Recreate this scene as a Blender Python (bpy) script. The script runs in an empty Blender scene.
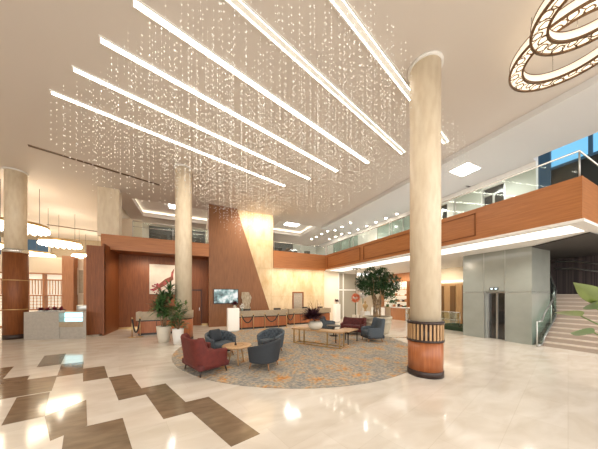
import bpy, bmesh, math, random
from math import sin, cos, pi, radians, sqrt
from mathutils import Vector, Matrix, noise
random.seed(11)
S = bpy.context.scene
C = S.collection
# ------------------------------------------------------------------ camera
cam = bpy.data.cameras.new('camera'); co = bpy.data.objects.new('camera', cam); C.objects.link(co)
co.location = (0, 0, 1.9); co.rotation_euler = (pi/2, 0, -radians(25.27))
cam.sensor_width = 36; cam.lens = 36*220/598; cam.shift_y = (296-224.5)/598; cam.clip_start = .05
S.camera = co
# ------------------------------------------------------------------ world, lights, exposure
S.view_settings.view_transform = 'Standard'; S.view_settings.look = 'None'
S.view_settings.gamma = 1; S.view_settings.use_curve_mapping = False
S.view_settings.exposure = 0.85
W = bpy.data.worlds.new('world'); S.world = W; W.use_nodes = True
W.node_tree.nodes['Background'].inputs[0].default_value = (1.0, .965, .915, 1)
W.node_tree.nodes['Background'].inputs[1].default_value = 1.6
def area(name, loc, rot, sx, sy, power, col=(1, .86, .7), spread=180):
    l = bpy.data.lights.new(name, 'AREA'); l.shape = 'RECTANGLE'; l.size = sx; l.size_y = sy
    l.energy = power; l.color = col; l.spread = radians(spread)
    o = bpy.data.objects.new(name, l); C.objects.link(o); o.location = loc
    o.rotation_euler = rot; o.visible_camera = True; return o
def spot(name, loc, tgt, power, ang=70, col=(1, .84, .64), r=.06):
    l = bpy.data.lights.new(name, 'SPOT'); l.energy = power; l.spot_size = radians(ang); l.spot_blend = .7
    l.color = col; l.shadow_soft_size = r
    o = bpy.data.objects.new(name, l); C.objects.link(o); o.location = loc
    o.rotation_euler = (Vector(tgt)-Vector(loc)).to_track_quat('-Z', 'Y').to_euler(); return o

# ------------------------------------------------------------------ materials
def newmat(name):
    m = bpy.data.materials.new(name); m.use_nodes = True
    return m, m.node_tree, m.node_tree.nodes['Principled BSDF']
def mat(name, col, rough=.5, metal=0., spec=.5, emit=None, es=0., noise_amt=0., nscale=20., bump=0., trans=0., stretch=(1, 1, 1), col2=None, detail=4., sub=0., lo=.35, hi=.65, coat=0.):
    m, t, b = newmat(name)
    b.inputs['Base Color'].default_value = (*col, 1); b.inputs['Roughness'].default_value = rough
    b.inputs['Metallic'].default_value = metal; b.inputs['Specular IOR Level'].default_value = spec
    b.inputs['Transmission Weight'].default_value = trans; b.inputs['Coat Weight'].default_value = coat
    if emit: b.inputs['Emission Color'].default_value = (*emit, 1); b.inputs['Emission Strength'].default_value = es
    if noise_amt or col2 or bump:
        tc = t.nodes.new('ShaderNodeTexCoord'); mp = t.nodes.new('ShaderNodeMapping'); mp.inputs['Scale'].default_value = stretch
        n = t.nodes.new('ShaderNodeTexNoise'); n.inputs['Scale'].default_value = nscale; n.inputs['Detail'].default_value = detail
        t.links.new(tc.outputs['Object'], mp.inputs[0]); t.links.new(mp.outputs[0], n.inputs['Vector'])
        if noise_amt or col2:
            r = t.nodes.new('ShaderNodeValToRGB')
            c2 = col2 or tuple(max(0, c*(1-noise_amt)) for c in col)
            r.color_ramp.elements[0].position = lo; r.color_ramp.elements[1].position = hi
            r.color_ramp.elements[0].color = (*c2, 1); r.color_ramp.elements[1].color = (*col, 1)
            t.links.new(n.outputs[0], r.inputs[0]); t.links.new(r.outputs[0], b.inputs['Base Color'])
        if bump:
            bp = t.nodes.new('ShaderNodeBump'); bp.inputs['Strength'].default_value = bump; bp.inputs['Distance'].default_value = .02
            t.links.new(n.outputs[0], bp.inputs['Height']); t.links.new(bp.outputs[0], b.inputs['Normal'])
    return m
def emis(name, col, s, base=(.9, .9, .9)): return mat(name, base, .5, emit=col, es=s)
def glassmat(name, tint=(.85, .95, .92), gl=.10):
    m, t, b = newmat(name)
    tr = t.nodes.new('ShaderNodeBsdfTransparent'); tr.inputs[0].default_value = (*tint, 1)
    g = t.nodes.new('ShaderNodeBsdfGlossy'); g.inputs[0].default_value = (.9, .95, .95, 1); g.inputs[1].default_value = .02
    mx = t.nodes.new('ShaderNodeMixShader'); mx.inputs[0].default_value = gl
    t.links.new(tr.outputs[0], mx.inputs[1]); t.links.new(g.outputs[0], mx.inputs[2])
    t.links.new(mx.outputs[0], t.nodes['Material Output'].inputs[0]); return m
def wood(name, c1, c2, rough=.35, joint=None):
    m, t, b = newmat(name)
    tc = t.nodes.new('ShaderNodeTexCoord'); mp = t.nodes.new('ShaderNodeMapping'); mp.inputs['Scale'].default_value = joint or (9, 9, .6)
    n = t.nodes.new('ShaderNodeTexNoise'); n.inputs['Scale'].default_value = 3; n.inputs['Detail'].default_value = 6
    r = t.nodes.new('ShaderNodeValToRGB'); r.color_ramp.elements[0].position = .3; r.color_ramp.elements[1].position = .7
    r.color_ramp.elements[0].color = (*c2, 1); r.color_ramp.elements[1].color = (*c1, 1)
    t.links.new(tc.outputs['Object'], mp.inputs[0]); t.links.new(mp.outputs[0], n.inputs['Vector'])
    t.links.new(n.outputs[0], r.inputs[0]); t.links.new(r.outputs[0], b.inputs['Base Color'])
    b.inputs['Roughness'].default_value = rough; return m
M = {}
M['wood_wall'] = wood('wood_wall', (.26, .080, .019), (.165, .045, .010), .5)
M['wood_panel'] = wood('wood_panel', (.27, .115, .043), (.19, .072, .025), .5)
M['wood_fascia'] = wood('wood_fascia', (.47, .185, .06), (.36, .13, .04), joint=(.5, .5, 9))
M['wood_col'] = wood('wood_col', (.45, .155, .055), (.33, .10, .035))
M['wood_light'] = wood('wood_light', (.56, .35, .18), (.42, .25, .12))
M['wood_mid'] = wood('wood_mid', (.5, .22, .09), (.4, .16, .06))
M['ceiling'] = mat('ceiling', (.68, .625, .575), .75)
M['ceiling_w'] = mat('ceiling_w', (.70, .70, .70), .7)
M['white'] = mat('white', (.82, .80, .76), .5)
M['cream'] = mat('cream', (.80, .70, .56), .6)
M['column'] = mat('column', (.74, .63, .47), .45, col2=(.66, .54, .385), nscale=3.0, stretch=(3, 3, .8), bump=.05, lo=.3, hi=.6, detail=8)
M['slab'] = mat('slab', (.43, .34, .23), .35, noise_amt=.15, nscale=8)
M['counter_grey'] = mat('counter_grey', (.44, .40, .35), .4, noise_amt=.12, nscale=10)
M['black'] = mat('black', (.02, .013, .010), .4)
M['darkbrown'] = mat('darkbrown', (.035, .018, .014), .4)
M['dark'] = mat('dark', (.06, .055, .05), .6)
M['gold'] = mat('gold', (.55, .38, .18), .3, metal=.85)
M['bronze'] = mat('bronze', (.22, .13, .07), .4, metal=.7)
M['steel'] = mat('steel', (.55, .55, .53), .3, metal=.9)
M['chrome'] = mat('chrome', (.75, .74, .70), .2, metal=.9)
M['grey_fab'] = mat('grey_fab', (.085, .105, .125), .85, noise_amt=.3, nscale=120, bump=.1)
M['grey_dk'] = mat('grey_dk', (.038, .044, .052), .85, noise_amt=.3, nscale=120)
M['red_fab'] = mat('red_fab', (.14, .018, .012), .7, noise_amt=.25, nscale=9)
M['red_dk'] = mat('red_dk', (.11, .016, .014), .7, noise_amt=.4, nscale=9)
M['leg_dark'] = mat('leg_dark', (.03, .017, .012), .4)
M['leg_wood'] = mat('leg_wood', (.33, .16, .07), .4)
M['leaf'] = mat('leaf', (.085, .18, .055), .45, noise_amt=.5, nscale=3)
M['leaf2'] = mat('leaf2', (.045, .11, .035), .5, noise_amt=.5, nscale=4)
M['leaf_y'] = mat('leaf_y', (.16, .25, .06), .4, noise_amt=.4, nscale=3)
M['leaf_big'] = mat('leaf_big', (.20, .27, .06), .35, noise_amt=.35, nscale=2, stretch=(2, 8, 2))
M['leaf_deep'] = mat('leaf_deep', (.10, .17, .045), .4, noise_amt=.4, nscale=2)
M['purple'] = mat('purple', (.07, .02, .03), .6, noise_amt=.5, nscale=8)
M['redflower'] = mat('redflower', (.35, .02, .05), .6, noise_amt=.4, nscale=10)
M['orange'] = mat('orange', (.95, .30, .14), .5, noise_amt=.2, nscale=10)
M['bark'] = mat('bark', (.36, .24, .13), .8, noise_amt=.5, nscale=10, bump=.3)
M['soil'] = mat('soil', (.05, .035, .02), .9, noise_amt=.5, nscale=30)
M['pot'] = mat('pot', (.72, .66, .55), .45, noise_amt=.06, nscale=4)
M['stonepot'] = mat('stonepot', (.56, .49, .37), .6, noise_amt=.2, nscale=4)
M['crystal'] = mat('crystal', (.98, .96, .92), .2, spec=1.)
M['thread'] = mat('thread', (.55, .5, .44), .5)
M['strip'] = emis('strip', (1, .93, .80), 11)
M['strip_dim'] = emis('strip_dim', (1, .93, .80), .18, (.5, .47, .42))
M['panel'] = emis('panel', (1, .97, .92), 9)
M['cove'] = emis('cove', (1, .86, .66), 1.8)
M['soffit_light'] = emis('soffit_light', (1, .96, .9), .75)
M['spotlight'] = emis('spotlight', (1, .92, .78), 30)
M['pendant'] = emis('pendant', (1, .86, .62), 4)
M['ring_glow'] = emis('ring_glow', (1, .84, .62), .75, (.8, .75, .65))
M['ring_side'] = emis('ring_side', (1, .86, .68), .45, (.8, .75, .65))
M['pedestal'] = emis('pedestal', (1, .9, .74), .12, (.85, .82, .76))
M['cyan'] = emis('cyan', (.45, .85, 1), 1.3)
M['shelf_glow'] = emis('shelf_glow', (1, .86, .6), .3)
M['sky_glass'] = emis('sky_glass', (.18, .50, .80), .7, (.1, .2, .3))
M['blue_glass'] = emis('blue_glass', (.1, .22, .34), .14, (.03, .06, .1))
M['glass'] = glassmat('glass')
M['glass_clear'] = glassmat('glass_clear', (.93, .97, .95), .035)
M['glass_green'] = mat('glass_green', (.34, .42, .37), .15, spec=.8)
M['pale_panel'] = mat('pale_panel', (.50, .53, .47), .45)
M['partition'] = mat('partition', (.36, .33, .27), .2, spec=.7)
M['backglass'] = mat('backglass', (.30, .315, .28), .12, spec=.9, noise_amt=.08, nscale=2)
M['door_glass'] = mat('door_glass', (.03, .028, .026), .08, spec=1)
M['stair'] = mat('stair', (.66, .56, .47), .4, noise_amt=.15, nscale=6)
M['stair_edge'] = mat('stair_edge', (.42, .34, .28), .5)
M['curtain'] = mat('curtain', (.085, .062, .058), .8, col2=(.035, .026, .026), nscale=5, stretch=(6, 6, .02), lo=.45, hi=.55, detail=0)
M['soil_green'] = mat('soil_green', (.03, .06, .025), .9, noise_amt=.5, nscale=30)

def floormat():
    m, t, b = newmat('marble_floor')
    tc = t.nodes.new('ShaderNodeTexCoord'); mp = t.nodes.new('ShaderNodeMapping')
    mp.inputs['Rotation'].default_value = (0, 0, radians(20)); mp.inputs['Scale'].default_value = (.7, 1.7, 1)
    n = t.nodes.new('ShaderNodeTexNoise'); n.inputs['Scale'].default_value = 1.6; n.inputs['Detail'].default_value = 8; n.inputs['Distortion'].default_value = .8
    r = t.nodes.new('ShaderNodeValToRGB'); e = r.color_ramp.elements
    e[0].position = .3; e[0].color = (.66, .585, .49, 1); e[1].position = .66; e[1].color = (.78, .72, .64, 1)
    br = t.nodes.new('ShaderNodeTexBrick'); br.inputs['Scale'].default_value = 1; br.inputs['Mortar Size'].default_value = .003
    br.inputs['Brick Width'].default_value = 1.1; br.inputs['Row Height'].default_value = .55
    br.inputs['Color1'].default_value = (1, 1, 1, 1); br.inputs['Color2'].default_value = (.93, .92, .90, 1); br.inputs['Mortar'].default_value = (.86, .84, .8, 1)
    mp2 = t.nodes.new('ShaderNodeMapping'); mp2.inputs['Rotation'].default_value = (0, 0, radians(-14))
    mx = t.nodes.new('ShaderNodeMixRGB'); mx.blend_type = 'MULTIPLY'; mx.inputs[0].default_value = 1
    L = t.links.new
    L(tc.outputs['Object'], mp.inputs[0]); L(mp.outputs[0], n.inputs['Vector']); L(n.outputs[0], r.inputs[0])
    L(tc.outputs['Object'], mp2.inputs[0]); L(mp2.outputs[0], br.inputs['Vector'])
    L(r.outputs[0], mx.inputs[1]); L(br.outputs[0], mx.inputs[2]); L(mx.outputs[0], b.inputs['Base Color'])
    b.inputs['Roughness'].default_value = .09; b.inputs['Specular IOR Level'].default_value = .5
    return m
M['floor'] = floormat()
M['inlay'] = mat('inlay', (.25, .18, .115), .1, noise_amt=.3, nscale=3, stretch=(1, 3, 1))
def rugmat():
    m, t, b = newmat('rug'); L = t.links.new
    tc = t.nodes.new('ShaderNodeTexCoord')
    n1 = t.nodes.new('ShaderNodeTexNoise'); n1.inputs['Scale'].default_value = 1.7; n1.inputs['Detail'].default_value = 9; n1.inputs['Roughness'].default_value = .85
    n2 = t.nodes.new('ShaderNodeTexNoise'); n2.inputs['Scale'].default_value = 14; n2.inputs['Detail'].default_value = 5
    r1 = t.nodes.new('ShaderNodeValToRGB'); e = r1.color_ramp.elements
    e[0].position = .30; e[0].color = (.25, .25, .25, 1); e[1].position = .68; e[1].color = (.62, .25, .07, 1)
    x = e.new(.46); x.color = (.34, .32, .29, 1); x = e.new(.53); x.color = (.44, .38, .30, 1); x = e.new(.575); x.color = (.54, .29, .12, 1)
    r2 = t.nodes.new('ShaderNodeValToRGB'); f = r2.color_ramp.elements
    f[0].position = .40; f[0].color = (.68, .70, .74, 1); f[1].position = .58; f[1].color = (1.15, 1.1, 1.0, 1)
    mx = t.nodes.new('ShaderNodeMixRGB'); mx.blend_type = 'MULTIPLY'; mx.inputs[0].default_value = .9
    L(tc.outputs['Object'], n1.inputs['Vector']); L(tc.outputs['Object'], n2.inputs['Vector'])
    L(n1.outputs[0], r1.inputs[0]); L(n2.outputs[0], r2.inputs[0]); L(r1.outputs[0], mx.inputs[1]); L(r2.outputs[0], mx.inputs[2])
    L(mx.outputs[0], b.inputs['Base Color']); b.inputs['Roughness'].default_value = .95; b.inputs['Specular IOR Level'].default_value = .1
    return m
M['rug'] = rugmat()
def travmat():
    m, t, b = newmat('travertine'); L = t.links.new
    tc = t.nodes.new('ShaderNodeTexCoord'); mp = t.nodes.new('ShaderNodeMapping'); mp.inputs['Scale'].default_value = (1.0, 1.0, .45)
    n = t.nodes.new('ShaderNodeTexNoise'); n.inputs['Scale'].default_value = 1.8; n.inputs['Detail'].default_value = 9; n.inputs['Roughness'].default_value = .65
    r = t.nodes.new('ShaderNodeValToRGB'); e = r.color_ramp.elements
    e[0].position = .3; e[0].color = (.56, .39, .20, 1); e[1].position = .62; e[1].color = (.78, .63, .42, 1)
    mp2 = t.nodes.new('ShaderNodeMapping'); mp2.inputs['Rotation'].default_value = (pi/2, 0, 0)
    br = t.nodes.new('ShaderNodeTexBrick'); br.inputs['Scale'].default_value = 1; br.inputs['Mortar Size'].default_value = .006
    br.inputs['Brick Width'].default_value = 1.6; br.inputs['Row Height'].default_value = 1.9; br.offset = .0
    br.inputs['Color1'].default_value = (1, 1, 1, 1); br.inputs['Color2'].default_value = (.88, .85, .8, 1); br.inputs['Mortar'].default_value = (.6, .5, .4, 1)
    mx = t.nodes.new('ShaderNodeMixRGB'); mx.blend_type = 'MULTIPLY'; mx.inputs[0].default_value = 1
    L(tc.outputs['Object'], mp.inputs[0]); L(mp.outputs[0], n.inputs['Vector']); L(n.outputs[0], r.inputs[0])
    L(tc.outputs['Object'], mp2.inputs[0]); L(mp2.outputs[0], br.inputs['Vector'])
    L(r.outputs[0], mx.inputs[1]); L(br.outputs[0], mx.inputs[2]); L(mx.outputs[0], b.inputs['Base Color'])
    b.inputs['Roughness'].default_value = .4; return m
M['trav'] = travmat()
def picmat(name, cols, scale, thr=(.35, .5, .62)):
    m, t, b = newmat(name); L = t.links.new
    tc = t.nodes.new('ShaderNodeTexCoord'); n = t.nodes.new('ShaderNodeTexNoise'); n.inputs['Scale'].default_value = scale; n.inputs['Detail'].default_value = 4
    r = t.nodes.new('ShaderNodeValToRGB'); e = r.color_ramp.elements
    e[0].position = thr[0]; e[0].color = (*cols[0], 1); e[1].position = thr[2]; e[1].color = (*cols[2], 1); x = e.new(thr[1]); x.color = (*cols[1], 1)
    L(tc.outputs['Object'], n.inputs['Vector']); L(n.outputs[0], r.inputs[0])
    return m, t, b, r
_m, _t, _b, _r = picmat('tv_screen', [(.03, .04, .05), (.28, .42, .40), (.85, .85, .82)], 2.6, (.36, .5, .6))
_t.links.new(_r.outputs[0], _b.inputs['Emission Color']); _b.inputs['Emission Strength'].default_value = .6; _b.inputs['Base Color'].default_value = (.02, .02, .02, 1); M['tv'] = _m

# ------------------------------------------------------------------ mesh helpers
def box(bm, x0, x1, y0, y1, z0, z1, mi=0):
    v = [bm.verts.new((x, y, z)) for z in (z0, z1) for x, y in ((x0, y0), (x1, y0), (x1, y1), (x0, y1))]
    for f in ((3, 2, 1, 0), (4, 5, 6, 7), (0, 1, 5, 4), (1, 2, 6, 5), (2, 3, 7, 6), (3, 0, 4, 7)):
        fa = bm.faces.new([v[i] for i in f]); fa.material_index = mi
def prism(bm, pts, z0, z1, axis='z', mi=0):
    def P(p, h): return (p[0], p[1], h) if axis == 'z' else ((p[0], h, p[1]) if axis == 'y' else (h, p[0], p[1]))
    a = [bm.verts.new(P(p, z0)) for p in pts]; b = [bm.verts.new(P(p, z1)) for p in pts]
    n = len(pts)
    fs = [bm.faces.new(a[::-1]), bm.faces.new(b)]
    for i in range(n): fs.append(bm.faces.new((a[i], a[(i+1) % n], b[(i+1) % n], b[i])))
    for f in fs: f.material_index = mi
def lathe(bm, prof, n=32, cx=0, cy=0, cap=True, arc=None):
    rings = []
    for r, z in prof:
        rings.append([bm.verts.new((cx+r*cos(2*pi*i/n), cy+r*sin(2*pi*i/n), z)) for i in range(n)])
    for a, b in zip(rings, rings[1:]):
        for i in range(n):
            f = bm.faces.new((a[i], a[(i+1) % n], b[(i+1) % n], b[i])); f.smooth = True
    if cap:
        bm.faces.new(rings[0][::-1]); bm.faces.new(rings[-1])
def tube(bm, pts, rad, n=8, cap=True):
    pts = [Vector(p) for p in pts]; rings = []
    rr = rad if isinstance(rad, (list, tuple)) else [rad]*len(pts)
    for i, p in enumerate(pts):
        d = (pts[min(i+1, len(pts)-1)]-pts[max(i-1, 0)]).normalized()
        u = d.cross(Vector((0, 0, 1)))
        if u.length < 1e-3: u = Vector((1, 0, 0))
        u.normalize(); w = d.cross(u)
        rings.append([bm.verts.new(p+(u*cos(2*pi*k/n)+w*sin(2*pi*k/n))*rr[i]) for k in range(n)])
    for a, b in zip(rings, rings[1:]):
        for i in range(n):
            f = bm.faces.new((a[i], a[(i+1) % n], b[(i+1) % n], b[i])); f.smooth = True
    if cap: bm.faces.new(rings[0][::-1]); bm.faces.new(rings[-1])
def rbox(bm, sx, sy, sz, loc=(0, 0, 0), bev=.03, seg=3, puff=0, rz=0, rx=0):
    b2 = bmesh.new(); bmesh.ops.create_cube(b2, size=1)
    bmesh.ops.scale(b2, vec=(sx, sy, sz), verts=b2.verts)
    bmesh.ops.bevel(b2, geom=b2.edges[:], offset=bev, segments=seg, affect='EDGES', profile=.5)
    if puff:
        bmesh.ops.subdivide_edges(b2, edges=b2.edges[:], cuts=2, use_grid_fill=True)
        for v in b2.verts:
            fx = max(0, 1-(2*v.co.x/sx)**2); fy = max(0, 1-(2*v.co.y/sy)**2); v.co.z += math.copysign(puff, v.co.z)*fx*fy
    b2.transform(Matrix.Translation(loc) @ Matrix.Rotation(rz, 4, 'Z') @ Matrix.Rotation(rx, 4, 'X'))
    for f in b2.faces: f.smooth = True
    me = bpy.data.meshes.new('t'); b2.to_mesh(me); b2.free(); bm.from_mesh(me); bpy.data.meshes.remove(me)
def obj(name, bm, m, parent=None, loc=None, smooth=False):
    bmesh.ops.recalc_face_normals(bm, faces=bm.faces)
    me = bpy.data.meshes.new(name); bm.to_mesh(me); bm.free()
    for x in (m if isinstance(m, (list, tuple)) else [m]): me.materials.append(M[x] if isinstance(x, str) else x)
    if smooth:
        for p in me.polygons: p.use_smooth = True
    o = bpy.data.objects.new(name, me); C.objects.link(o)
    if parent: o.parent = parent
    if loc: o.location = loc
    return o
def tag(o, label, cat, group=None, kind=None):
    o['label'] = label; o['category'] = cat
    if group: o['group'] = group
    if kind: o['kind'] = kind
    return o
def thing(name, label, cat, loc=(0, 0, 0), rz=0, group=None):
    o = bpy.data.objects.new(name, None); C.objects.link(o); o.location = loc; o.rotation_euler = (0, 0, rz)
    o.empty_display_size = .1
    return tag(o, label, cat, group)
def part(name, m, parent, fn, *a, smooth=False, **k):
    bm = bmesh.new(); fn(bm, *a, **k); return obj(name, bm, m, parent, smooth=smooth)
def struct(name, m, fn, *a, parent=None, **k):
    bm = bmesh.new(); fn(bm, *a, **k); o = obj(name, bm, m, parent)
    if not parent: o['kind'] = 'structure'
    return o
def dup(root, loc, rz, label=None, group=None):
    r = root.copy(); C.objects.link(r); r.location = loc; r.rotation_euler = (0, 0, rz)
    if label: r['label'] = label
    if group: r['group'] = group
    for ch in list(root.children):
        c = ch.copy(); C.objects.link(c); c.parent = r
        for g in list(ch.children):
            d = g.copy(); C.objects.link(d); d.parent = c
    return r
def boxes(bm, *bs):
    for b in bs: box(bm, *b)
def leaf(bm, base, d, L, w, droop=.3, fold=.25, n=5, up=Vector((0, 0, 1))):
    """a leaf blade: curved, folded at the midrib, with real thickness left to the shader"""
    d = Vector(d).normalized(); s = d.cross(up)
    if s.length < .05: s = Vector((1, 0, 0))
    s.normalize(); p = Vector(base); prev = None
    for i in range(n+1):
        t = i/n; ww = w*(sin(pi*min(1, t*.92+.06))**.8)*.5 if t < 1 else .001
        nn = s.cross(d).normalized()
        row = [bm.verts.new(p-s*ww+nn*ww*fold), bm.verts.new(p), bm.verts.new(p+s*ww+nn*ww*fold)]
        if prev:
            for k in (0, 1):
                f = bm.faces.new((prev[k], prev[k+1], row[k+1], row[k])); f.smooth = True
        prev = row
        p = p+d*(L/n); d = (d+Vector((0, 0, -droop/n))).normalized()

# ================================================================== SETTING
CZ = 7.5
struct('floor', 'floor', box, -26, 30, -14, 34, -.2, 0)
# dark stepped stone inlays let into the pale floor
def inl(bm):
    polys = [[(-1.69, 6.20), (-1.26, 5.02), (-.86, 5.10), (-1.30, 6.28)],
             [(-1.0, 5.48), (-.58, 5.56), (.0, 4.02), (-.44, 3.96)],
             [(-.22, 4.42), (.23, 4.48), (.81, 2.97), (.41, 2.87)],
             [(-1.66, 4.20), (-1.02, 4.27), (-.66, 3.22), (-1.28, 3.1)],
             [(-4.33, 9.78), (-3.85, 9.84), (-3.38, 8.36), (-3.82, 8.28)],
             [(-3.36, 8.35), (-2.92, 8.42), (-2.50, 7.17), (-2.94, 7.10)],
             [(-2.65, 7.60), (-2.23, 7.66), (-1.83, 6.52), (-2.25, 6.46)],
             [(-1.83, 6.54), (-1.41, 6.60), (-1.30, 6.28), (-1.69, 6.20)],
             [(-5.2, 8.52), (-4.42, 8.64), (-3.98, 7.45), (-4.7, 7.32)],
             [(-4.05, 7.44), (-3.57, 7.50), (-3.05, 6.02), (-3.50, 5.94)],
             [(-3.02, 5.98), (-2.60, 6.04), (-2.15, 4.86), (-2.57, 4.78)],
             [(-3.45, 7.15), (-2.98, 7.22), (-2.60, 6.10), (-3.05, 6.02)],
             [(-2.15, 4.86), (-1.80, 5.30), (-1.43, 4.24), (-1.72, 4.0)],
             [(-2.6, 3.9), (-2.2, 3.96), (-1.72, 2.9), (-2.1, 2.8)],
             [(-5.6, 6.9), (-5.0, 7.0), (-4.5, 5.7), (-5.1, 5.6)]]
    for i, p in enumerate(polys): prism(bm, p[::-1], -.003, .0015+.0001*i)
struct('trim_1', 'inlay', inl)
def lines(bm):
    prism(bm, [(7.5, 7.6), (8.9, 6.75), (9.0, 6.95), (7.6, 7.8)], -.003, .0015)
    prism(bm, [(7.0, 6.2), (8.3, 5.4), (8.4, 5.6), (7.1, 6.4)], -.003, .0015)
    prism(bm, [(6.4, 5.3), (7.0, 4.9), (7.1, 5.08), (6.5, 5.48)], -.003, .0015)
struct('trim_2', 'inlay', lines)

# ceilings; the rear strip of the ceiling carries two lit trays
def ceil(bm):
    box(bm, -18, 9.2, -3, 15.3, CZ, CZ+.3)
    for b in ((-18, -3.3), (1.2, 5.7), (8.9, 12.3)): box(bm, b[0], b[1], 15.3, 30, CZ, CZ+.3)
    for b in ((-3.3, 1.2), (5.7, 8.9)):
        box(bm, b[0], b[1], 15.3, 15.5, CZ, CZ+.3); box(bm, b[0], b[1], 18.6, 30, CZ, CZ+.3)
struct('ceiling', 'ceiling', ceil)
struct('ceiling_balcony', 'ceiling_w', boxes, (9.2, 12.0, -3, 3.9, 7.3, 7.8), (9.2, 12.5, 3.9, 15.3, 7.3, 7.8), (12.5, 17.2, 6.3, 15.3, 7.3, 7.8), (12.3, 17.2, 15.3, 30, 7.3, 7.8), (12.0, 17.2, -4, 7, 12, 12.2))
def tray(x0, x1):
    t = struct('ceiling_tray', 'white', boxes, (x0-.3, x1+.3, 15.2, 18.9, CZ+.42, CZ+.46), (x0-.3, x0-.25, 15.2, 18.9, CZ+.3, CZ+.42),
           (x1+.25, x1+.3, 15.2, 18.9, CZ+.3, CZ+.42), (x0-.3, x1+.3, 15.2, 15.25, CZ+.3, CZ+.42), (x0-.3, x1+.3, 18.85, 18.9, CZ+.3, CZ+.42))
    struct('cove_light', 'cove', boxes, (x0-.2, x0-.1, 15.3, 18.8, CZ+.31, CZ+.36), (x1+.1, x1+.2, 15.3, 18.8, CZ+.31, CZ+.36), (x0-.1, x1+.1, 15.3, 15.4, CZ+.31, CZ+.36), (x0-.1, x1+.1, 18.7, 18.8, CZ+.31, CZ+.36), parent=t)
    xm = (x0+x1)/2
    struct('light_panel', 'panel', box, xm-.5, xm+.6, 16.3, 17.3, CZ+.38, CZ+.41, parent=t)
tray(-3.3, 1.2); tray(5.7, 8.9)

# rear walls
struct('wall_reception', 'trav', boxes, (.8, 4.9, 14.6, 14.9, 0, CZ), (4.9, 9.05, 14.6, 14.9, 0, 3.85))
def tall(bm): prism(bm, [(.75, 0), (4.85, 0), (4.55, 1.05), (2.42, CZ), (.75, CZ)][::-1], 14.45, 14.6, 'y')
struct('wall_panelling', 'wood_panel', tall)
struct('wall_recess', 'wood_wall', boxes, (-4.2, .8, 15.8, 16.0, 0, 4.3), (.75, .8, 14.6, 16.0, 0, 7.5))
struct('baseboard_recess', 'gold', box, -3.95, .8, 15.76, 15.8, 0, .1)
struct('wall_screen', 'wood_wall', boxes, (-4.62, -3.95, 13.6, 13.7, 0.06, 4.3), (-4.02, -3.95, 13.55, 15.8, 0, 4.42))
struct('wall_hall_return', 'cream', boxes, (-4.62, -4.2, 13.7, 30, 0, 4.28))
struct('trim_fascia_left', 'wood_fascia', boxes, (-4.3, .75, 14.3, 14.42, 4.28, 5.05))
struct('ceiling_soffit_left', 'wood_wall', boxes, (-4.2, .75, 14.42, 19.5, 4.3, 4.5))
struct('trim_fascia_rear', 'wood_fascia', boxes, (4.9, 9.15, 14.5, 14.6, 3.85, 5.05))
struct('ceiling_soffit_rear', 'white', boxes, (4.9, 12.3, 14.6, 19.5, 3.87, 4.4))
struct('wall_pier', 'column', boxes, (-4.5, -3.62, 14.5, 15.0, 5.0, CZ))
struct('wall_upper_left', 'cream', boxes, (-4.3, -4.2, 15.2, 19.5, 4.5, CZ), (-4.2, -3.0, 16.6, 16.7, 4.5, 6.6))
struct('wall_upper_mid', 'cream', boxes, (.8, 1.0, 14.9, 19.5, 4.4, CZ), (4.7, 4.9, 14.9, 19.5, 4.4, CZ))
struct('wall_upper_rear', 'white', boxes, (-4.2, 12.3, 21.5, 21.7, 4.0, CZ+.3))
# right side: balcony slab, fascia with raised frames, bright soffit
struct('trim_fascia_right', 'wood_fascia', boxes, (9.15, 9.27, 2.04, 14.5, 3.92, 5.05), (9.27, 17, 2.04, 2.16, 3.92, 5.05))
struct('floor_balcony', 'white', boxes, (9.27, 11.8, 2.16, 14.6, 4.0, 4.45), (11.8, 17, 3.4, 14.6, 4.0, 4.45))
def soff(bm):
    box(bm, 9.1, 11.8, 2.0, 14.6, 3.84, 3.92); box(bm, 11.8, 17, 6.3, 14.6, 3.84, 3.92)
struct('ceiling_soffit_right', 'white', soff)
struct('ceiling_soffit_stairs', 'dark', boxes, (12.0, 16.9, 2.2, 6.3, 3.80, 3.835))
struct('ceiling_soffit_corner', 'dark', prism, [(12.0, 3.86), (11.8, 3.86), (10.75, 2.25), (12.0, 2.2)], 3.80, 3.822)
fr = struct('trim_3', 'wood_wall', boxes, *[b for y0, y1 in ((4.45, 10.3), (10.6, 14.3)) for b in ((9.125, 9.15, y0, y1, 4.86, 4.89), (9.125, 9.15, y0, y1, 4.08, 4.11), (9.125, 9.15, y0, y0+.04, 4.08, 4.89), (9.125, 9.15, y1-.04, y1, 4.08, 4.89))])
sl = struct('soffit_light', 'soffit_light', boxes, (9.35, 10.5, 2.3, 14.2, 3.828, 3.84))
sl['kind'] = None; del sl['kind']; tag(sl, 'long recessed strip of white light along the underside of the wooden balcony', 'light')
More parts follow.
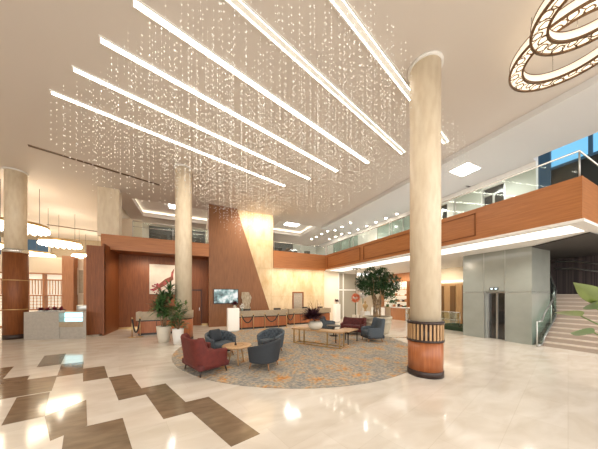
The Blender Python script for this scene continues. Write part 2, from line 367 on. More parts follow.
# elevator block, glass clad, lower and upper floor
struct('wall_elevator', 'backglass', boxes, (11.8, 12.1, 3.86, 4.68, 0, 3.86), (11.8, 12.1, 5.42, 6.28, 0, 3.86), (11.8, 12.1, 4.68, 5.42, 2.1, 3.86),
       (12.1, 13.5, 3.86, 3.95, 0, 3.86), (12.1, 16.9, 6.2, 6.28, 0, 3.86), (13.45, 13.5, 3.95, 6.2, 0, 3.86), (12.35, 12.4, 3.95, 6.2, 0, 3.86))
struct('trim_4', 'steel', boxes, (11.79, 11.80, 3.86, 6.28, 2.06, 2.075), (11.79, 11.8, 5.42, 5.43, 0, 3.86), (11.79, 11.8, 4.67, 4.68, 0, 3.86), (12.1, 13.5, 3.852, 3.86, 2.06, 2.075))
d = struct('door_1', 'door_glass', box, 12.12, 12.18, 4.66, 5.46, 0.0, 2.1)
struct('door_frame', 'steel', boxes, (12.08, 12.12, 4.70, 4.78, 0, 2.1), (12.08, 12.12, 5.04, 5.10, 0, 2.1), (12.08, 12.12, 5.36, 5.42, 0, 2.1), (12.08, 12.12, 4.68, 5.42, 2.02, 2.1), parent=d)
dd = thing('floor_indicator', 'small dark floor display with white marks above the elevator door', 'display', (11.79, 5.05, 2.16))
part('display_housing', 'dark', dd, box, -.02, .0, -.16, .16, 0, .11)
part('display_mark', 'cyan', dd, box, -.024, -.02, -.11, -.04, .03, .08); part('display_mark', 'cyan', dd, box, -.024, -.02, .04, .11, .03, .08)
# stairs zone
struct('wall_stairs', 'curtain', boxes, (16.9, 17.1, -3, 7.0, 0, 4.0))
def uw(bm):
    box(bm, 16.9, 17.1, -4, 7.0, 4.0, 8.55); box(bm, 16.9, 17.1, 4.8, 7.0, 8.55, 12); box(bm, 12.0, 17, 6.2, 6.3, 7.3, 12); box(bm, 12.0, 12.3, -4, 6.3, 7.8, 12)
struct('wall_stairs_upper', 'dark', uw)
w1 = struct('window_1', 'sky_glass', box, 16.95, 17.05, -4, 4.8, 8.55, 12)
struct('window_frame', 'blue_glass', boxes, (16.84, 16.95, 3.45, 3.58, 8.55, 12), (16.8, 16.9, 4.8, 6.15, 7.2, 12), (16.75, 16.8, 5.2, 5.5, 7.2, 12), (16.8, 16.95, -4, 4.8, 8.5, 8.6), parent=w1)
w2 = struct('window_2', 'sky_glass', box, 12.6, 12.68, 15.0, 15.1, 6, 6.1)
bpy.data.objects.remove(w2)
# upper right wall with doors and glazed bays
struct('wall_upper_right', 'white', boxes, (12.3, 12.5, 3.9, 4.87, 4.45, 7.3), (12.3, 12.5, 5.73, 7.3, 4.45, 7.3), (12.3, 12.5, 8.0, 9.0, 4.45, 7.3), (12.3, 12.5, 12.4, 14.5, 4.45, 7.3), (12.3, 12.5, 18.2, 30, 4.45, 7.3),
       (12.3, 12.5, 4.87, 5.73, 6.9, 7.3), (12.3, 12.5, 7.3, 8.0, 6.9, 7.3), (12.3, 12.5, 9.0, 12.4, 7.05, 7.3), (12.3, 12.5, 14.5, 18.2, 7.05, 7.3), (12.28, 12.3, 3.9, 30, 7.05, 7.29), (12.5, 17, 6.2, 6.3, 4.45, 7.3))
struct('trim_5', 'pale_panel', boxes, (12.285, 12.3, 3.9, 4.85, 4.45, 7.05), (12.285, 12.3, 5.75, 7.0, 4.45, 7.05))
for i, (y0, y1, nm) in enumerate(((9.0, 12.4, 3), (14.5, 18.2, 3))):
    w = struct('window_%d' % (i+2), 'glass_green', box, 12.36, 12.42, y0, y1, 4.45, 7.05)
    struct('window_frame', 'steel', boxes, *[(12.32, 12.36, y0+(y1-y0)*k/nm-.03, y0+(y1-y0)*k/nm+.03, 4.45, 7.05) for k in range(nm+1)], parent=w)
for i, (y0, y1) in enumerate(((4.87, 5.73), (7.3, 8.0))):
    w = struct('door_%d' % (i+2), 'door_glass', box, 12.38, 12.44, y0, y1, 4.45, 6.9)
    struct('door_frame', 'steel', boxes, (12.34, 12.38, y0, y0+.06, 4.45, 6.9), (12.34, 12.38, (y0+y1)/2-.04, (y0+y1)/2+.04, 4.45, 6.6), (12.34, 12.38, y1-.06, y1, 4.45, 6.9), (12.34, 12.38, y0, y1, 6.55, 6.62), parent=w)
# lower right rear walls
struct('wall_rear_right', 'cream', boxes, (9.05, 10.5, 14.75, 15.0, 0, 3.87), (12.4, 16, 17.0, 17.2, 0, 3.87))
w = struct('window_4', 'partition', box, 10.5, 12.4, 14.8, 14.86, 0, 3.87)
struct('window_frame', 'white', boxes, (10.5, 12.4, 14.74, 14.8, 2.35, 2.45), (10.5, 12.4, 14.74, 14.8, 3.75, 3.87), (10.95, 11.02, 14.74, 14.8, 0, 3.87), (12.33, 12.4, 14.74, 14.8, 0, 3.87), (10.5, 10.56, 14.74, 14.8, 0, 3.87), parent=w)
struct('wall_shop', 'cream', boxes, (16, 16.2, 6.28, 17.2, 0, 3.9))
struct('trim_6', 'wood_mid', boxes, (15.9, 16, 12.3, 15.2, 3.1, 3.9), (15.9, 16, 12.2, 12.35, 0, 3.9), (15.9, 16, 15.1, 15.2, 0, 3.9))
struct('trim_7', 'wood_light', boxes, (15.92, 16, 7.0, 12.2, 0, 2.75))
struct('trim_8', 'soffit_light', boxes, (15.9, 15.98, 7.0, 12.2, 2.85, 2.95))
struct('trim_9', 'bronze', boxes, *[(15.88, 15.92, y, y+.32, 0, 2.6) for y in (8.2, 8.95, 9.7, 10.45, 11.2)])
# left hall
struct('wall_left', 'cream', boxes, (-18, -17.8, -3, 30, 0, CZ))
struct('wall_hall_rear', 'slab', boxes, (-18, -4.2, 29, 29.2, 0, CZ))
w = struct('window_5', 'blue_glass', box, -17, -12.4, 28.85, 29, 3.5, 7.1)
struct('window_frame', 'cream', boxes, *[(x, x+.12, 28.8, 28.85, 3.5, 7.1) for x in (-17, -15.5, -14, -12.5)], parent=w)
struct('wall_cafe', 'cream', boxes, (-18, -7.6, 20.0, 20.2, 0, 4.45), (-7.6, -6.6, 19.9, 20.1, 0, 2.5), (-7.6, -6.6, 19.9, 20.1, 3.6, 4.45))
struct('wall_cafe_pier', 'wood_mid', boxes, (-7.75, -7.2, 19.3, 19.9, 0, 4.5), (-6.7, -5.2, 19.3, 19.9, 0, 4.5))
# recess door with its leaf panels
d = struct('door_4', 'wood_wall', box, -.22, .34, 15.72, 15.8, 0, 2.25)
struct('door_frame', 'darkbrown', boxes, (-.27, -.22, 15.7, 15.8, 0, 2.32), (.34, .38, 15.7, 15.8, 0, 2.32), (-.27, .38, 15.7, 15.8, 2.25, 2.32), parent=d)
struct('door_handle', 'chrome', box, .24, .27, 15.68, 15.72, .95, 1.15, parent=d)

# ------------------------------------------------------------------ light fittings in the ceiling
STARTS = [(-3.56, 8.35), (-2.70, 7.26), (-1.86, 6.18), (-1.05, 5.12), (-.2, 4.06), (.62, 2.98)]
ENDS = [(4.10, 10.41), (4.93, 9.28), (5.74, 8.17), (6.55, 7.10), (7.36, 6.03), (8.25, 4.95)]
slab = ['leftmost of the six', 'second from the left', 'third from the left', 'fourth from the left', 'fifth from the left, dimmer', 'the one running behind the thick column']
for i, (a, b) in enumerate(zip(STARTS, ENDS)):
    L = sqrt((b[0]-a[0])**2+(b[1]-a[1])**2); an = math.atan2(b[1]-a[1], b[0]-a[0])
    t = thing('strip_light', 'long white strip light in the ceiling, '+slab[i], 'strip light', (a[0], a[1], CZ), an, 'parallel ceiling strip lights')
    w = .062 if i < 4 else .08
    part('trim_frame', 'white', t, boxes, (0, L, -w-.03, -w, -.03, 0), (0, L, w, w+.03, -.03, 0), (-.03, 0, -w-.03, w+.03, -.03, 0), (L, L+.03, -w-.03, w+.03, -.03, 0))
    if i < 4: part('diffuser', 'strip', t, box, 0, L, -w, w, -.02, 0)
    else:
        part('diffuser', 'strip_dim', t, box, 0, L, -w, w, -.012, 0)
        part('edge_light', 'strip', t, boxes, (0, L, w-.014, w, -.02, -.012)); part('edge_light', 'strip', t, boxes, (0, L, -w, -w+.014, -.02, -.012))
t = thing('air_diffuser', 'long thin dark slot air diffuser in the beige ceiling left of the crystal curtain', 'vent', (-5.61, 11.67, CZ), math.atan2(1.36, 4.01))
part('frame', 'bronze', t, boxes, (0, 4.23, -.07, -.05, -.02, 0), (0, 4.23, .05, .07, -.02, 0)); part('slot', 'black', t, boxes, (0, 4.23, -.05, .05, -.008, 0))
t = thing('air_diffuser', 'short thin dark slot air diffuser in the hall ceiling above the café pendants', 'vent', (-10.5, 24.0, CZ), .25)
part('frame', 'bronze', t, boxes, (0, 3.2, -.12, -.08, -.02, 0), (0, 3.2, .08, .12, -.02, 0)); part('slot', 'black', t, boxes, (0, 3.2, -.08, .08, -.008, 0))
rows = [(11.95, [10.32, 11.21, 12.13, 13.11, 14.11, 15.19, 16.31, 17.25, 18.3]), (10.35, [13.04, 14.08, 15.02, 16.13, 17.08, 18.1, 19.03])]
dl = None
for x, ys in rows:
    for y in ys:
        lab = 'small round downlight in the right-hand row above the balcony' if x > 11 else 'small round downlight in the left-hand row above the balcony edge'
        z = 7.3 if y < 15.3 else (7.5)
        if dl is None:
            dl = thing('downlight', lab, 'downlight', (x, y, z), 0, 'downlights in the right-hand row above the balcony')
            part('bezel', 'white', dl, lathe, [(.11, -.015), (.11, 0)], 16)
            part('lens', 'spotlight', dl, lathe, [(.075, -.02), (.075, -.014)], 16)
        else: dup(dl, (x, y, z), 0, lab, 'downlights in the right-hand row above the balcony' if x > 11 else 'downlights in the left-hand row above the balcony edge')
t = thing('ceiling_panel_light', 'square white panel light in the grey ceiling above the balcony', 'ceiling light', (10.4, 5.47, 7.3))
part('frame', 'white', t, box, -.5, .5, -.4, .4, -.02, 0); part('diffuser', 'panel', t, box, -.45, .45, -.35, .35, -.03, -.02)

# ------------------------------------------------------------------ columns
def column(name, label, x, y, r, kind):
    t = thing(name, label, 'column', (x, y, 0))
    if kind == 'slat':
        part('plinth', 'darkbrown', t, lathe, [(r+.06, 0), (r+.06, .13), (r+.05, .14)], 48)
        part('wood_cladding', 'wood_col', t, lathe, [(r+.045, .14), (r+.045, .82)], 48)
        sb = part('slat_band', 'darkbrown', t, lathe, [(r+.045, .82), (r+.07, .82), (r+.07, .87), (r+.03, .87), (r+.03, 1.24), (r+.07, 1.24), (r+.07, 1.30), (r, 1.30)], 48)
        def sl(bm, n=28):
            for k in range(n):
                a = 2*pi*k/n; b2 = bmesh.new(); box(b2, r+.02, r+.058, -.021, .021, .87, 1.24); b2.transform(Matrix.Rotation(a, 4, 'Z'))
                me = bpy.data.meshes.new('t'); b2.to_mesh(me); b2.free(); bm.from_mesh(me); bpy.data.meshes.remove(me)
        part('slats', 'wood_light', sb, sl)
        part('shaft', 'column', t, lathe, [(r, 1.30), (r, CZ)], 48)
    elif kind == 'plainband':
        part('plinth', 'darkbrown', t, lathe, [(r+.06, 0), (r+.06, .1)], 40)
        part('wood_cladding', 'wood_col', t, lathe, [(r+.045, .1), (r+.045, .9)], 40)
        sb = part('band', 'slab', t, lathe, [(r+.045, .95), (r+.06, .95), (r+.06, 1.27), (r, 1.27)], 40)
        part('shadow_gap', 'darkbrown', t, lathe, [(r+.03, .9), (r+.03, .95)], 40)
        part('shaft', 'column', t, lathe, [(r, 1.27), (r, CZ)], 40)
    else:
        part('plinth', 'darkbrown', t, lathe, [(r+.05, 0), (r+.05, .2)], 40)
        part('wood_cladding', 'wood_wall', t, lathe, [(r+.045, .2), (r+.045, 3.86)], 40)
        for z in (1.28, 2.58): part('metal_ring', 'gold', t, lathe, [(r+.052, z), (r+.052, z+.04)], 40)
        part('metal_collar', 'chrome', t, lathe, [(r+.06, 3.82), (r+.06, 3.98), (r, 3.98)], 40)
        part('shaft', 'column', t, lathe, [(r, 3.98), (r, CZ)], 40)
    part('ceiling_collar', 'white', t, lathe, [(r, CZ-.05), (r+.05, CZ-.05), (r+.05, CZ)], 40)
    return t
column('round_column', 'thick travertine round column at the right with a slatted band and orange wood base', 5.1, 3.56, .335, 'slat')
column('round_column', 'round stone column in the middle left behind the two white plant pots', -.46, 10.94, .33, 'plainband')
column('round_column', 'round column at far left clad in tall red-brown wood, beside the café counter', -7.3, 14.4, .33, 'tall')

# ------------------------------------------------------------------ glass railings
def railing(name, label, pts, z0, h, posts=True, glassm='glass_clear', second=None):
    t = thing(name, label, 'railing', (pts[0][0], pts[0][1], z0)); ox, oy = pts[0]
    def gl(bm):
        for a, b in zip(pts, pts[1:]):
            dx, dy = b[0]-a[0], b[1]-a[1]; L = sqrt(dx*dx+dy*dy); nx, ny = -dy/L*.007, dx/L*.007
            prism(bm, [(a[0]-ox+nx, a[1]-oy+ny), (b[0]-ox+nx, b[1]-oy+ny), (b[0]-ox-nx, b[1]-oy-ny), (a[0]-ox-nx, a[1]-oy-ny)], 0, h-.04)
    part('glass_pane', glassm, t, gl)
    part('handrail', 'chrome', t, tube, [(p[0]-ox, p[1]-oy, h) for p in pts], .028)
    if second: part('lower_rail', 'chrome', t, tube, [(p[0]-ox, p[1]-oy, second) for p in pts], .014)
    if posts:
        for a, b in zip(pts, pts[1:]):
            L = sqrt((b[0]-a[0])**2+(b[1]-a[1])**2); n = max(1, round(L/posts))
            for k in range(n+(b == pts[-1])):
                q = (a[0]+(b[0]-a[0])*k/n-ox, a[1]+(b[1]-a[1])*k/n-oy)
                part('post', 'steel', t, tube, [(q[0], q[1], 0), (q[0], q[1], h)], .018)
    return t
railing('glass_railing', 'glass balustrade with steel handrail on top of the right-hand wooden balcony', [(9.21, 14.4), (9.21, 2.1), (16.5, 2.1)], 5.05, .70, 3.05)
railing('glass_railing', 'glass balustrade on the short rear balcony beside the travertine wall', [(4.95, 14.55), (9.1, 14.55)], 5.05, .62, 2.05)
railing('glass_railing', 'glass balustrade above the low wooden fascia behind the middle left column', [(-3.0, 14.36), (.72, 14.36)], 5.05, .85, 1.8, second=.55)
railing('glass_railing', 'low glass and steel railing in front of the wooden panels under the balcony', [(13.6, 7.4), (14.4, 11.6)], 0, .95, 1.4, 'glass', second=.5)
railing('glass_railing', 'upper glass balustrade around the stair opening near the blue window', [(12.4, 3.7), (16.6, 3.7)], 4.45, 1.3, 2.1, second=1.0)

# ------------------------------------------------------------------ staircase
t = thing('staircase', 'broad pale stone staircase rising beside the glass elevator block', 'staircase', (11.95, 0, 0))
NS = 12
for k in range(NS):
    def st(bm, k=k, lft=lambda q: 3.66+.05*q+max(0, q-1.65)*.36):
        x0 = .30*k
        yl = lft(x0); yr = -1.6
        box(bm, x0, x0+.30 if k < NS-1 else 4.9, yr, yl, 0 if k == 0 else .165*k-.17, .165*(k+1)-.03, 0)
        box(bm, x0-.025, x0+.30 if k < NS-1 else 4.9, yr, yl, .165*(k+1)-.03, .165*(k+1), 1)
    part('step', ['stair_edge', 'stair'], t, st)
def strg(bm):
    for k in range(NS-1):
        x0 = .3*k; yl = 3.66+.05*x0+max(0, x0-1.65)*.36; box(bm, x0+.02, x0+.31, yl, yl+.05, 0, .165*(k+1)+.1)
part('stringer', 'dark', t, strg)
t = thing('stair_railing', 'curved glass stair railing with steel handrail beside the elevator block', 'railing', (11.5, 3.60, 0))
cv = [(0, 0, 0), (.35, 0.0, 0)]+[(.35+q, .0+.05*q+max(0, q-1.75)*.36, .12+.55*q) for q in (.3, .7, 1.1, 1.5, 1.9, 2.3, 2.7, 3.1, 3.4)]
def rg(bm):
    for a, b in zip(cv, cv[1:]):
        v = [bm.verts.new(p) for p in ((a[0], a[1], a[2]+.08), (b[0], b[1], b[2]+.08), (b[0], b[1], b[2]+.9), (a[0], a[1], a[2]+.9))]
        w = [bm.verts.new(q.co+Vector((0, .012, 0))) for q in v]
        bm.faces.new(v); bm.faces.new(w[::-1])
        for i in range(4): bm.faces.new((v[i], w[i], w[(i+1) % 4], v[(i+1) % 4]))
part('glass_pane', 'glass', t, rg)
part('handrail', 'steel', t, tube, [(p[0], p[1], p[2]+.95) for p in cv], .025)
part('lower_rail', 'steel', t, tube, [(p[0], p[1], p[2]+.06) for p in cv], .03)
for q in (0, 4, 7): part('post', 'steel', t, tube, [(cv[q][0], cv[q][1]+.02, max(0, cv[q][2]-.0)), (cv[q][0], cv[q][1]+.02, cv[q][2]+.95)], .02)
t = thing('wall_handrail', 'pair of thin steel handrails curving along the dark striped wall above the stairs', 'handrail', (16.8, 4.6, 3.3))
for dz in (0, -.35): part('rail', 'steel', t, tube, [(-.1, 0, .35+dz), (-.12, -.6, .3+dz), (-.2, -1.4, .05+dz), (-.3, -2.4, -.35+dz), (-.4, -3.6, -.9+dz)], .03)

# ------------------------------------------------------------------ round rug
t = part('round_rug', 'rug', None, lathe, [(4.36, 0), (4.38, .006), (4.36, .012)], 128)
t.location = (3.72, 8.06, .0008)
tag(t, 'large round grey and orange mottled rug under all the lounge furniture', 'rug')

# ------------------------------------------------------------------ seating
def shell(bm, a, b, T, hb, ha, th, z0, flare=0., ex=2.2, N=48, tuft=0, hpow=1.6, lean=0., wing=None, inner_flare=0.):
    """upholstered wrap-around shell, back at -y; plan a superellipse, top edge falling from hb to ha"""
    K = 22 if tuft else 10; rows = []
    def plan(t, sa, sb): 
        s_, c_ = sin(t), cos(t); e = 2/ex
        return Vector((sa*math.copysign(abs(s_)**e, s_), -sb*math.copysign(abs(c_)**e, c_), 0))
    for i in range(N+1):
        t = -T+2*T*i/N; u = abs(t)/T
        H = wing(u) if wing else ha+(hb-ha)*max(0, cos(u*pi/2))**hpow
        row = []
        for k in range(K+1):                   # outer side going up
            z = z0+(H-z0-th*.4)*k/K; f = 1+flare*(z-z0)
            p = plan(t, a*f, b*f); p.y -= lean*(z-z0)*max(0, cos(t)); p.z = z; row.append(p)
        f = 1+flare*(H-z0)
        for q, (dr, dz) in enumerate(((.12, .2), (.5, .4), (.88, .2))):   # rounded top
            p = plan(t, a*f-th*dr, b*f-th*dr); p.y -= lean*(H-z0)*max(0, cos(t)); p.z = H-th*.4+th*dz; row.append(p)
        for k in range(K, -1, -1):             # inner side going down
            z = z0+(H-z0-th*.4)*k/K; f = 1+flare*(z-z0); tt = th
            if tuft:
                tt += tuft*(abs(sin((i/N*11)*pi+(k/K*2.6)*pi)*sin((i/N*11)*pi-(k/K*2.6)*pi))**.6)-tuft*.4
            p = plan(t, a*f-tt, b*f-tt); p.y -= lean*(z-z0)*max(0, cos(t)); p.z = z; row.append(p)
        rows.append([bm.verts.new(p) for p in row])
    for r0, r1 in zip(rows, rows[1:]):
        for k in range(len(r0)):
            f = bm.faces.new((r0[k], r1[k], r1[(k+1) % len(r0)], r0[(k+1) % len(r0)])); f.smooth = True
    bm.faces.new(rows[0]); bm.faces.new(rows[-1][::-1])
def legs(t, pts, h, m, r0=.014, r1=.024, splay=.05):
    for x, y in pts:
        part('leg', m, t, tube, [(x*(1+splay/abs(x)) if x else 0, y*(1+splay/abs(y)) if y else 0, 0), (x, y, h)], [r0, r1])
def seatplan(bm, a, b, z0, z1, ex=2.6, front=None, bev=.03):
    n = 40; prof = [(.93, z0), (1, z0+bev), (1, z1-bev), (.96, z1-.3*bev), (.85, z1), (.4, z1+.012)]
    rings = []
    for s_, z in prof:
        ring = []
        for i in range(n):
            t = 2*pi*i/n; e = 2/ex
            x = a*s_*math.copysign(abs(cos(t))**e, cos(t)); y = b*s_*math.copysign(abs(sin(t))**e, sin(t))
            ring.append(bm.verts.new((x, y, z)))
        rings.append(ring)
    for r0, r1 in zip(rings, rings[1:]):
        for i in range(n):
            f = bm.faces.new((r0[i], r0[(i+1) % n], r1[(i+1) % n], r1[i])); f.smooth = True
    bm.faces.new(rings[0][::-1]); bm.faces.new(rings[-1])
def tufts(bm):
    for r_ in range(3):
        for k in range(9):
            th_ = radians(-80+160*(k+.5*(r_ % 2))/8.5); f = 1+.36*(.2+.13*r_+.08)
            x, y, z = sin(th_)*(.40*f-.078), -cos(th_)*(.38*f-.075), .50+.085*r_
            b2 = bmesh.new(); bmesh.ops.create_icosphere(b2, subdivisions=1, radius=.02); b2.transform(Matrix.Translation((x, y, z)))
            me = bpy.data.meshes.new('t'); b2.to_mesh(me); b2.free(); bm.from_mesh(me); bpy.data.meshes.remove(me)
def tub(label, loc, face, dark=False):
    t = thing('tub_chair', label, 'armchair', (loc[0], loc[1], .012), face-pi/2, 'grey tufted tub chairs around the small round table')
    bkk = part('backrest', 'grey_dk' if dark else 'grey_fab', t, shell, .40, .38, radians(125), .76, .58, .08, .19, .36, 2.3, 88, .055, 1.2)
    if not dark:
        part('buttons', 'black', bkk, tufts)
    part('seat_base', 'grey_dk', t, seatplan, .37, .36, .18, .29)
    part('seat_cushion', 'grey_fab', t, seatplan, .34, .33, .28, .43)
    legs(t, [(.24, .22), (-.24, .22), (.22, -.24), (-.22, -.24)], .20, 'leg_wood')
    return t
tub('dark grey tub chair with its smooth back to the camera, right of the burgundy sofa', (1.66, 5.72), radians(135), True)
tub('grey button-tufted tub chair holding a loose grey cushion, left rear of the round table', (.74, 7.38), radians(-68))
tub('grey button-tufted tub chair behind the dark one, right rear of the round table', (2.30, 7.12), radians(-145))
o = part('throw_cushion', 'grey_dk', None, rbox, .38, .38, .12, (0, 0, 0), .045, 3, .03)
o.location = (.58, 7.42, .66); o.rotation_euler = (radians(72), 0, radians(35))
tag(o, 'square dark grey cushion leaning inside the left rear tufted tub chair', 'cushion')

def wingchair(name, label, loc, face, a, b, fab, dk, n=2, cat='armchair', H=.92, arm=.62, legm='leg_dark', group=None):
    t = thing(name, label, cat, (loc[0], loc[1], .012), face-pi/2, group)
    T = radians(140)
    def wing(u):
        if u < .30: return H-.02*cos(u/.30*pi/2)*1
        if u < .47: return H+.02
        if u < .60: return H+.02-(H+.02-arm)*(.5-.5*cos((u-.47)/.13*pi))
        return arm-.03*(u-.60)/.4
    part('backrest', fab, t, shell, a, b, T, H, arm, .10, .20, .06, 4.2, 96, 0, 1, .12, wing)
    part('seat_base', dk, t, rbox, 2*a-.04, 2*b-.04, .14, (0, -.01, .22), .03)
    w = (2*a-.24)/n
    for k in range(n): part('seat_cushion', fab, t, rbox, w-.01, 2*b-.16, .16, (-a+.12+w*(k+.5), .03, .37), .05, 3, .015)
    legs(t, [(a-.12, b-.10), (-a+.12, b-.10), (a-.12, -b+.10), (-a+.12, -b+.10)], .16, legm, .016, .028, .03)
    return t
wingchair('wing_sofa', 'small burgundy wingback sofa on dark legs at the left, its back to the camera', (.24, 6.12), radians(22), .55, .40, 'red_fab', 'red_dk', cat='sofa', H=.90)
wingchair('wing_sofa', 'burgundy wingback two-seat sofa in front of the big tree planter', (7.1, 8.75), radians(212), .60, .37, 'red_dk', 'red_dk', cat='sofa', H=.80, arm=.55)
wingchair('wing_armchair', 'grey armchair with its tall back turned to the round column, nearest to the slatted base', (6.72, 7.05), radians(165), .38, .38, 'grey_fab', 'grey_dk', 1, H=.95, arm=.60, legm='leg_wood')
wingchair('wing_armchair', 'grey armchair behind the flower bowl, facing right', (6.45, 10.0), radians(-40), .38, .38, 'grey_fab', 'grey_dk', 1, H=.76, arm=.55, legm='leg_wood')

# ------------------------------------------------------------------ tables
t = thing('side_table', 'small round light wood table with a sunken dark centre between the tub chairs', 'table', (1.06, 6.32, .012))
part('tabletop', 'wood_light', t, lathe, [(.10, .47), (.38, .47), (.40, .485), (.40, .505), (.385, .52), (.19, .52)], 40)
part('tray_inset', 'leg_wood', t, lathe, [(.19, .495), (.19, .524), (.175, .524), (.17, .50)], 32)
for k in range(3):
    a = k*2*pi/3+.5; part('leg', 'wood_light', t, tube, [(.24*cos(a), .24*sin(a), 0), (.14*cos(a), .14*sin(a), .48)], [.02, .026])
t = thing('slim_vase', 'thin dark bud vase standing on the small round table', 'vase', (1.02, 6.30, .536-.02))
part('vessel', 'leg_dark', t, lathe, [(.03, 0), (.035, .03), (.012, .10), (.010, .22)], 16)
t = thing('bench_table', 'long low table with a pale wood top on a brass frame, carrying the flower bowl', 'table', (4.30, 7.40, .012), math.atan2(-.85, .53))
part('tabletop', 'wood_light', t, rbox, 2.15, .50, .05, (0, 0, .575), .01)
part('base_frame', 'gold', t, boxes, (-1, 1, -.22, -.18, 0, .035), (-1, 1, .18, .22, 0, .035), (-1, -.96, -.18, .18, 0, .035), (.96, 1, -.18, .18, 0, .035))
for x, y in ((-.98, -.2), (-.98, .2), (-.5, -.2), (.5, -.2), (.98, -.2), (.98, .2)):
    part('leg', 'gold', t, box, x-.02, x+.02, y-.02, y+.02, .035, .55)
t = thing('low_table', 'square pale-topped low table on dark legs between the long table and a grey armchair', 'table', (5.60, 7.30, .012), math.atan2(.46, .89))
part('tabletop', 'wood_light', t, rbox, .96, .62, .04, (0, 0, .50), .01)
part('frame', 'leg_dark', t, boxes, (-.45, .45, -.28, -.25, .44, .48), (-.45, .45, .25, .28, .44, .48), (-.45, -.42, -.25, .25, .44, .48), (.42, .45, -.25, .25, .44, .48))
for x in (-.43, .43):
    for y in (-.265, .265): part('leg', 'leg_dark', t, box, x-.015, x+.015, y-.015, y+.015, 0, .44)
t = thing('side_table', 'small dark round side table beside the grey armchair behind the flower bowl', 'table', (5.95, 8.75, .012))
part('tabletop', 'leg_dark', t, lathe, [(.33, .46), (.34, .49), (.33, .50)], 32); part('pedestal', 'leg_dark', t, lathe, [(.2, 0), (.2, .02), (.025, .04), (.025, .46)], 20)
# bowl of dark flowers
t = thing('flower_bowl', 'round cream bowl of dark purple foliage on the long low table', 'flower arrangement', (4.18, 7.38, .612))
part('bowl', 'pot', t, lathe, [(.12, 0), (.25, .08), (.29, .18), (.25, .29), (.18, .33), (.16, .32)], 32)
def bouq(bm, n, R0, L, w, base, up=.8):
    for i in range(n):
        a = random.uniform(0, 2*pi); e = random.uniform(-.1, 1.3)
        d_ = Vector((cos(a)*cos(e), sin(a)*cos(e), sin(e)*up)); s_ = random.uniform(.6, 1.2)
        leaf(bm, (base[0]+d_.x*R0*random.random(), base[1]+d_.y*R0*random.random(), base[2]+random.uniform(0, R0*.6)), d_, L*s_, w, random.uniform(.1, .7))
part('foliage', 'purple', t, bouq, 260, .24, .40, .08, (-.10, .05, .40))
part('stems', 'leg_wood', t, lambda bm: [tube(bm, [(0, 0, .25), (random.uniform(-.12, .12), random.uniform(-.12, .12), .6), (random.uniform(-.35, .35), random.uniform(-.2, .2), random.uniform(.85, 1.2))], .007, 5) for _ in range(9)])

# ------------------------------------------------------------------ potted plants by the middle column
def dracaena(label, loc, ph, pr, H, heads, name='potted_dracaena'):
    t = thing(name, label, 'plant', loc)
    part('pot', 'pot', t, lathe, [(pr*.72, 0), (pr*.86, ph*.4), (pr, ph-.03), (pr, ph), (pr*.9, ph), (pr*.88, ph-.06)], 32)
    part('soil', 'soil', t, lathe, [(pr*.89, ph-.10), (pr*.89, ph-.06)], 24)
    def fol(bm):
        for hx, hy, hz in heads:
            for i in range(85):
                a = random.uniform(0, 2*pi); e = random.uniform(-.25, 1.25)
                leaf(bm, (hx*.9+.02*cos(a), hy*.9+.02*sin(a), ph+(hz-ph)*random.uniform(.60, 1)), (cos(a)*cos(e), sin(a)*cos(e), sin(e)), random.uniform(.28, .46), .068, random.uniform(.5, 1.3), n=5)
    def stm(bm):
        for hx, hy, hz in heads: tube(bm, [(hx*.25, hy*.25, ph-.08), (hx*.6, hy*.6, ph+(hz-ph)*.5), (hx*.9, hy*.9, hz)], [.022, .018, .014], 6)
    part('stem', 'bark', t, stm); part('foliage', 'leaf', t, fol); return t
dracaena('tall dracaena in a rounded cream pot, left of the middle column', (-1.17, 10.62, 0), .66, .27, 1.9, [(0, 0, 1.75), (.22, .1, 2.3), (-.22, -.05, 1.55), (.1, -.18, 1.25), (-.1, .15, 2.0)])
t = thing('potted_rubber_plant', 'shorter broad-leaved plant in a smaller white pot, in front of the middle column', 'plant', (-.62, 9.97, 0))
part('pot', 'white', t, lathe, [(.15, 0), (.185, .25), (.21, .56), (.21, .60), (.185, .60), (.18, .54)], 32)
part('soil', 'soil', t, lathe, [(.178, .5), (.178, .54)], 24)
part('stem', 'bark', t, lambda bm: [tube(bm, [(0, 0, .5), (x*.5, y*.5, .95), (x, y, h)], [.016, .012, .008], 6) for x, y, h in ((.05, 0, 1.65), (-.2, .1, 1.3), (.22, -.06, 1.35), (0, -.18, 1.2), (.3, .1, 1.5))])
def rub(bm):
    for i in range(190):
        a = random.uniform(0, 2*pi); r_ = random.uniform(.03, .30); e = random.uniform(-.1, .9)
        leaf(bm, (r_*cos(a), r_*sin(a), random.uniform(.72, 1.55)-r_*.5), (cos(a)*cos(e), sin(a)*cos(e), sin(e)), random.uniform(.15, .26), .085, .6)
part('foliage', 'leaf', t, rub)
part('young_leaves', 'leaf_y', t, lambda bm: [leaf(bm, (random.uniform(-.1, .3), random.uniform(-.2, .1), random.uniform(1.3, 1.65)), (random.uniform(-1, 1), random.uniform(-1, .3), .8), .22, .07, .5) for _ in range(16)])

